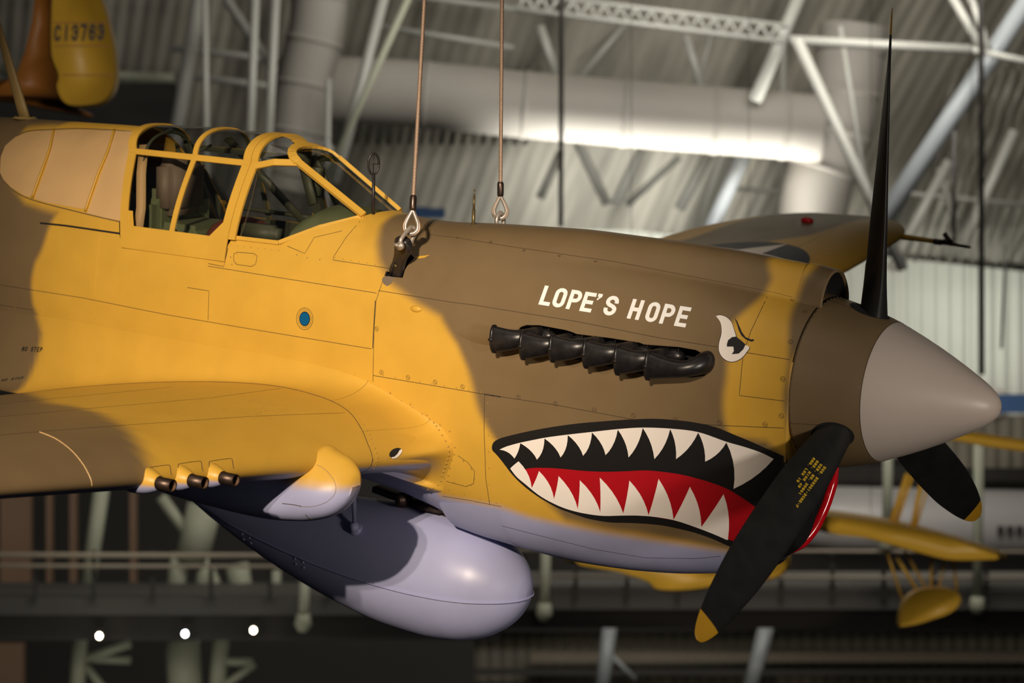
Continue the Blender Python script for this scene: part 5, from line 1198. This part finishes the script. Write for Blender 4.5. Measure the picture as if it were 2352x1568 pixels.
tubes('steel_column', 'wide pale column below the middle spotlight', 'column', [(418, 1470, 428, 1610, 80)], YG, 'olive')
tubes('steel_column', 'column with side braces right of the wide pale one', 'column', [(508, 1462, 497, 1610, 38), (505, 1518, 580, 1520, 18), (505, 1580, 585, 1525, 18)], YG, 'olive')
tubes('steel_column', 'dim grey column under the walkway below the lower blade tip', 'column', [(1400, 1440, 1380, 1610, 34), (1400, 1500, 1460, 1560, 10)], YG+8, 'tubeblue')
tubes('steel_column', 'dim grey leaning column right of the lower blade tip', 'column', [(1765, 1420, 1715, 1610, 36)], YG+8, 'tubeblue')
for px_, y0, y1, lab in ((700, 1335, 1440, 'pale hanging strut with a blunt foot beside the drop tank'), (1254, 1240, 1415, 'pale hanging strut with a blunt foot below the cowling'), (2040, 1000, 1258, 'pale hanging strut left of the far propeller blade'), (2248, 1010, 1400, 'pale hanging strut right of the far propeller blade')):
    root = thing('hanging_strut', lab, 'strut', at(px_, y1, 47.62)); put(G().add(*tube([at(px_, y0, 47.62), at(px_-3, y1, 47.62)], .10, 12)), 'rod', ['olive'], root)
    put(G().add(*tube([at(px_-3, y1-30, 47.62), at(px_-4, y1-5, 47.62), at(px_-6, y1+10, 47.62)], [.13, .17, .08], 12)), 'foot', ['olive'], root)
# walkway
root = thing('walkway', 'dark raised walkway crossing the whole hangar behind the airplane', 'walkway', at(1176, 1440, 48))
put(G().add(*slab(-1500, 1372, 1150, 1412, 48, 3)), 'fascia_board', ['fascia'], root, False); put(G().add(*slab(-1500, 1412, 1150, 1470, 48.3, 3)), 'lower_beam', ['darkwall'], root, False)
put(G().add(*slab(1150, 1345, 3800, 1400, 48, 3)), 'fascia_board', ['fascia'], root, False); put(G().add(*slab(1150, 1400, 3800, 1442, 48.3, 3)), 'lower_beam', ['darkwall'], root, False)
for y, wpx in ((1271, 11), (1296, 8)): put(G().add(*tube([at(-900, y, 47.8), at(1150, y+6, 47.8)], wpx/2/FPX*48, 8)), 'handrail', ['rail'], root)
for y, wpx in ((1262, 8), (1322, 6)): put(G().add(*tube([at(1150, y, 47.8), at(3200, y+10, 47.8)], wpx/2/FPX*48, 8)), 'handrail', ['rail'], root)
for k, x in enumerate(list(range(-60, 1150, 135))+list(range(1200, 2500, 118))): put(G().add(*slab(x, 1264, x+9, 1375, 47.9, .08)), 'rail_post', ['darkwall'], root, False)
# three walkway spotlights
for (px_, py_, m, lab) in ((228, 1460, 'lampglow', 'leftmost warm spotlight under the walkway'), (425, 1455, 'lampcool', 'cool white spotlight under the walkway'), (582, 1447, 'lampglow', 'warm spotlight under the walkway nearest the drop tank')):
    root = thing('spotlight', lab, 'spotlight', at(px_, py_, 47.85)); put(G().add(*sph(at(px_, py_, 47.85), .045, 8, 12, (1, .6, 1.15))), 'lens', [m], root)
    c = at(px_, py_, 47.95); put(G().add(*tube([c, (c.x-.03, c.y+.25, c.z+.08)], [.085, .05], 14)), 'housing', ['darkwall'], root); put(G().add(*tube([(c.x-.05, c.y+.2, c.z+.1), (c.x-.05, c.y+.2, c.z+.15)], .02, 6)), 'bracket', ['darkwall'], root)
# right lower area: airliner fuselage, lower wall beams
root = thing('airliner', 'long grey airliner fuselage parked behind the yellow biplane', 'airplane', at(2110, 1260, 60))
a = at(1780, 1190, 60); b = at(2900, 1215, 60); g = G(); P = [(a.x-1.5, 60, a.z), (a.x, 60, a.z), (a.x+1.5, 60, a.z), (b.x, 60, b.z)]; g.add(*tube(P, [.1, .55, .80, .86], 32)); put(g, 'fuselage', ['silver'], root)
g = G(); 
for k in range(5): g.add(*slab(2292+k*22, 1208, 2306+k*22, 1228, 59.05, .1))
put(g, 'cabin_windows', ['darkwall'], root, False)
g = G().add(*slab(1220, 1500, 3600, 1520, YB-1.2, .4)); simple_thing('wall_beam', 'pale horizontal beam low on the far wall', 'beam', g, ['rail'])
g = G().add(*slab(900, 1538, 3600, 1550, YB-1.2, .4)); simple_thing('wall_beam', 'lower horizontal beam near the bottom of the far wall', 'beam', g, ['fascia'])
g = G().add(*slab(1860, 1075, 3200, 1104, 61, .4)); simple_thing('gallery_edge', 'dark gallery edge above the grey airliner', 'gallery', g, ['darkwall'])
g = G().add(*slab(2262, 905, 2352+60, 948, 58, .2)); simple_thing('banner', 'blue banner near the tip of the spinner', 'banner', g, ['bluep'])
root = thing('made_up_display', 'made-up pale dome and stand for a white highlight right of the spinner tip', 'display', at(2300, 1075, 61)); put(G().add(*sph(at(2285, 925, 61), .42, 10, 20, (1.0, .6, .9))), 'dome', ['white'], root); put(G().add(*slab(2170, 955, 2352+150, 1074, 61.1, .5)), 'stand', ['lowwall'], root, False)  # invented dome and stand, white dome stands in for a highlight
g = G(); g.add(*slab(940, 475, 985, 500, 58, .3)); g.add(*slab(985, 478, 1022, 500, 58, .3)); simple_thing('sign_panel', 'blue panel seen above the cowl by the near cable', 'panel', g, ['bluep'])
# ---- yellow tail upper left
def flat(P, Y, th, name, m, root, inset=0):
    a = [at(x, y, Y) for x, y in P]; n = len(a); c = Vector((sum(p.x for p in a)/n, Y, sum(p.z for p in a)/n)); V = []
    e1, e2 = (.86, .97) if th > .25 else (.975, .993)
    for s_, dy in ((e1, -th/2), (e2, -th/3), (1, 0), (e2, th/3), (e1, th/2)): V += [(c.x+(p.x-c.x)*s_, Y+dy, c.z+(p.z-c.z)*s_) for p in a]
    F = gridf(5, n, True)+[tuple(range(n)), tuple(range(4*n, 5*n))[::-1]]; return put(G().add(V, F), name, m, root, True)
root = thing('hanging_airplane', 'yellow airplane tail with black number hanging at the upper left', 'airplane', at(130, 240, 24))
rud = flat(smooth_poly([(124, -60), (200, -60), (238, 0), (256, 60), (268, 120), (272, 180), (262, 215), (240, 238), (205, 246), (165, 246), (145, 232), (134, 205), (138, 175), (122, 130), (121, 60), (124, -60)], 4)[:-1], 24, .22, 'rudder', ['ywing'], root)
flat([(90, -60), (122, -60), (120, 60), (120, 130), (137, 175), (136, 205), (140, 225), (0, 225), (0, 205), (40, 175), (62, 120), (78, 50)], 24.05, .20, 'fin', ['orange'], root)
flat(smooth_poly([(-120, 205), (0, 185), (60, 190), (150, 228), (210, 262), (200, 268), (100, 250), (0, 232), (-120, 240), (-120, 205)], 3)[:-1], 24.4, .3, 'tail_cone', ['orange'], root)
g = G(); ch, W_ = simple('C13763', .62, .20)
pp = text_polys(ch, [(124, 95), (238, 92), (126, 57), (240, 54)], W_, .2); 
for q, mi in pp: g.add([at(x, y, 23.88) for x, y in q]+[at(x, y, 23.884) for x, y in q], [(0, 1, 2, 3), (7, 6, 5, 4), (0, 1, 5, 4), (1, 2, 6, 5), (2, 3, 7, 6), (3, 0, 4, 7)])
o = put(g, 'tail_number', ['black'], root, False); o['label'] = 'black number C13763'
for y in ((120, 52), (121, 105), (138, 172)): put(G().add(*slab(y[0]+4, y[1]-1.2, y[0]+130, y[1]+1.2, 23.885, .004)), 'rudder_rib', ['orange'], root, False)
# ---- yellow biplane lower right
root = thing('biplane', 'yellow biplane with a single float hanging at the lower right', 'airplane', at(2100, 1440, 34))
for q in ((2000, 1180), (2250, 1240), (2230, 990)): put(G().add(*tube([at(*q, 34), at(q[0], -2650, 34)], .004, 5)), 'hanging_wire', ['darkwall'], root)
def wingslab(P, Y, th, name):
    return flat(P, Y, th, name, ['ywing'], root)
wingslab(smooth_poly([(1860, 1168), (1900, 1172), (2000, 1186), (2100, 1205), (2200, 1232), (2290, 1262), (2303, 1272), (2295, 1282), (2200, 1284), (2150, 1278), (2060, 1254), (1960, 1226), (1860, 1212), (1860, 1168)], 3)[:-1], 34, 1.2, 'lower_wing')
wingslab(smooth_poly([(2120, 1000), (2190, 985), (2270, 996), (2380, 1012), (2480, 1030), (2480, 1050), (2352, 1036), (2260, 1024), (2180, 1010), (2120, 1000)], 3)[:-1], 34.5, 1.2, 'upper_wing')
for x0, y0, x1, y1, wpx in ((2085, 1088, 2048, 1198, 14), (2097, 1090, 2060, 1198, 8), (2116, 1110, 2096, 1210, 12), (2132, 1115, 2104, 1210, 6), (2035, 1260, 2072, 1375, 6), (2060, 1280, 2110, 1362, 8), (2078, 1262, 2128, 1355, 6), (2140, 1280, 2138, 1352, 7), (2170, 1285, 2155, 1355, 5), (2190, 1285, 2198, 1358, 6)):
    put(G().add(*tube([at(x0, y0, 34), at(x1, y1, 34.05)], wpx/2/FPX*34, 8)), 'strut', ['ywing'], root)
flat(smooth_poly([(2062, 1438), (2064, 1410), (2075, 1378), (2100, 1356), (2140, 1348), (2180, 1350), (2203, 1364), (2202, 1385), (2180, 1405), (2140, 1420), (2100, 1432), (2062, 1438)], 3)[:-1], 34, .24, 'float', ['ywing'], root)
# ---- yellow airplane under the nose
root = thing('hanging_airplane', 'yellow airplane partly hidden under the grey chin of the fighter', 'airplane', at(1600, 1345, 33))
flat(smooth_poly([(1290, 1275), (1400, 1270), (1560, 1280), (1700, 1290), (1700, 1330), (1600, 1352), (1510, 1352), (1480, 1330), (1400, 1305), (1310, 1290), (1290, 1275)], 3)[:-1], 33, .8, 'fuselage', ['ywing'], root)
for q in ((1450, 1290), (1720, 1275)): put(G().add(*tube([at(*q, 33), at(q[0], -2700, 33)], .004, 5)), 'hanging_wire', ['darkwall'], root)
flat(smooth_poly([(1640, 1280), (1740, 1262), (1800, 1262), (1815, 1280), (1805, 1310), (1770, 1330), (1700, 1340), (1640, 1345), (1640, 1280)], 3)[:-1], 33.3, .4, 'tail_fin', ['ywing'], root)
put(G().add(*slab(1760, 1268, 1768, 1330, 33.08, .02)), 'stripe', ['orange'], root, False)
# bright objects at the far right edge
# unseen lamps that light the hangar background
for x in (1230, 1350, 1470, 1590, 1710, 1820): lamp('wall_light', 'SPOT', at(x, 600, 52.8), at(x+20, 250, 53.2), 1300, (1, .97, .88), spot_size=math.radians(70), spot_blend=1, shadow_soft_size=.6)
lamp('wall_light', 'SPOT', at(2120, 780, 60), at(2120, 680, 66), 520, (.98, 1, .92), spot_size=math.radians(80), spot_blend=.9, shadow_soft_size=.3)
lamp('wall_light', 'SPOT', at(2340, 780, 60), at(2340, 680, 66), 520, (.98, 1, .92), spot_size=math.radians(80), spot_blend=.9, shadow_soft_size=.3)
lamp('wall_light', 'SPOT', at(1400, 640, 60), at(1400, 540, 66), 1500, (1, 1, .94), spot_size=math.radians(110), spot_blend=.9, shadow_soft_size=.3)
lamp('wall_light', 'SPOT', at(1450, 700, 47), at(1480, 400, 58), 1100, (1, .98, .92), spot_size=math.radians(34), spot_blend=.9, shadow_soft_size=.4)  # added fill from the front to brighten the struts below the duct
lamp('roof_light', 'AREA', at(2000, -600, 40), at(1850, 200, 60), 2300, (1, .95, .85), shape='RECTANGLE', size=12, size_y=6)
lamp('roof_light', 'AREA', at(500, -900, 30), at(800, 300, 56), 25, (1, .9, .78), shape='RECTANGLE', size=14, size_y=6)
lamp('tail_fill', 'SPOT', at(400, -300, 16), at(190, 150, 24), 650, (1, .9, .75), spot_size=math.radians(40), spot_blend=.9, shadow_soft_size=.3)  # added fill for the yellow rudder and fin, no such lamp seen
lamp('biplane_fill', 'AREA', at(2100, 700, 26), at(2050, 1250, 34), 260, (1, .9, .75), shape='RECTANGLE', size=4, size_y=2)  # added fill to brighten the biplane
lamp('gallery_fill', 'AREA', at(2050, 1000, 50.5), at(2050, 1250, 62), 170, (1, .88, .7), shape='RECTANGLE', size=9, size_y=5)  # added fill for the airliner and the wall around it
lamp('gallery_fill', 'AREA', at(1700, 2100, 60), at(1700, 1500, 66), 420, (1, .9, .75), shape='RECTANGLE', size=14, size_y=2)  # added fill from below for the lower far wall
lamp('gallery_fill', 'AREA', at(330, 1900, 46), at(350, 1480, 52), 110, (1, .95, .8), shape='RECTANGLE', size=5, size_y=1.5)  # added fill from below on the columns under the walkway
lamp('gallery_fill', 'AREA', at(250, 800, 45), at(330, 1200, 51.5), 110, (1, .95, .8), shape='RECTANGLE', size=4, size_y=1.5)  # added fill on the columns above the walkway
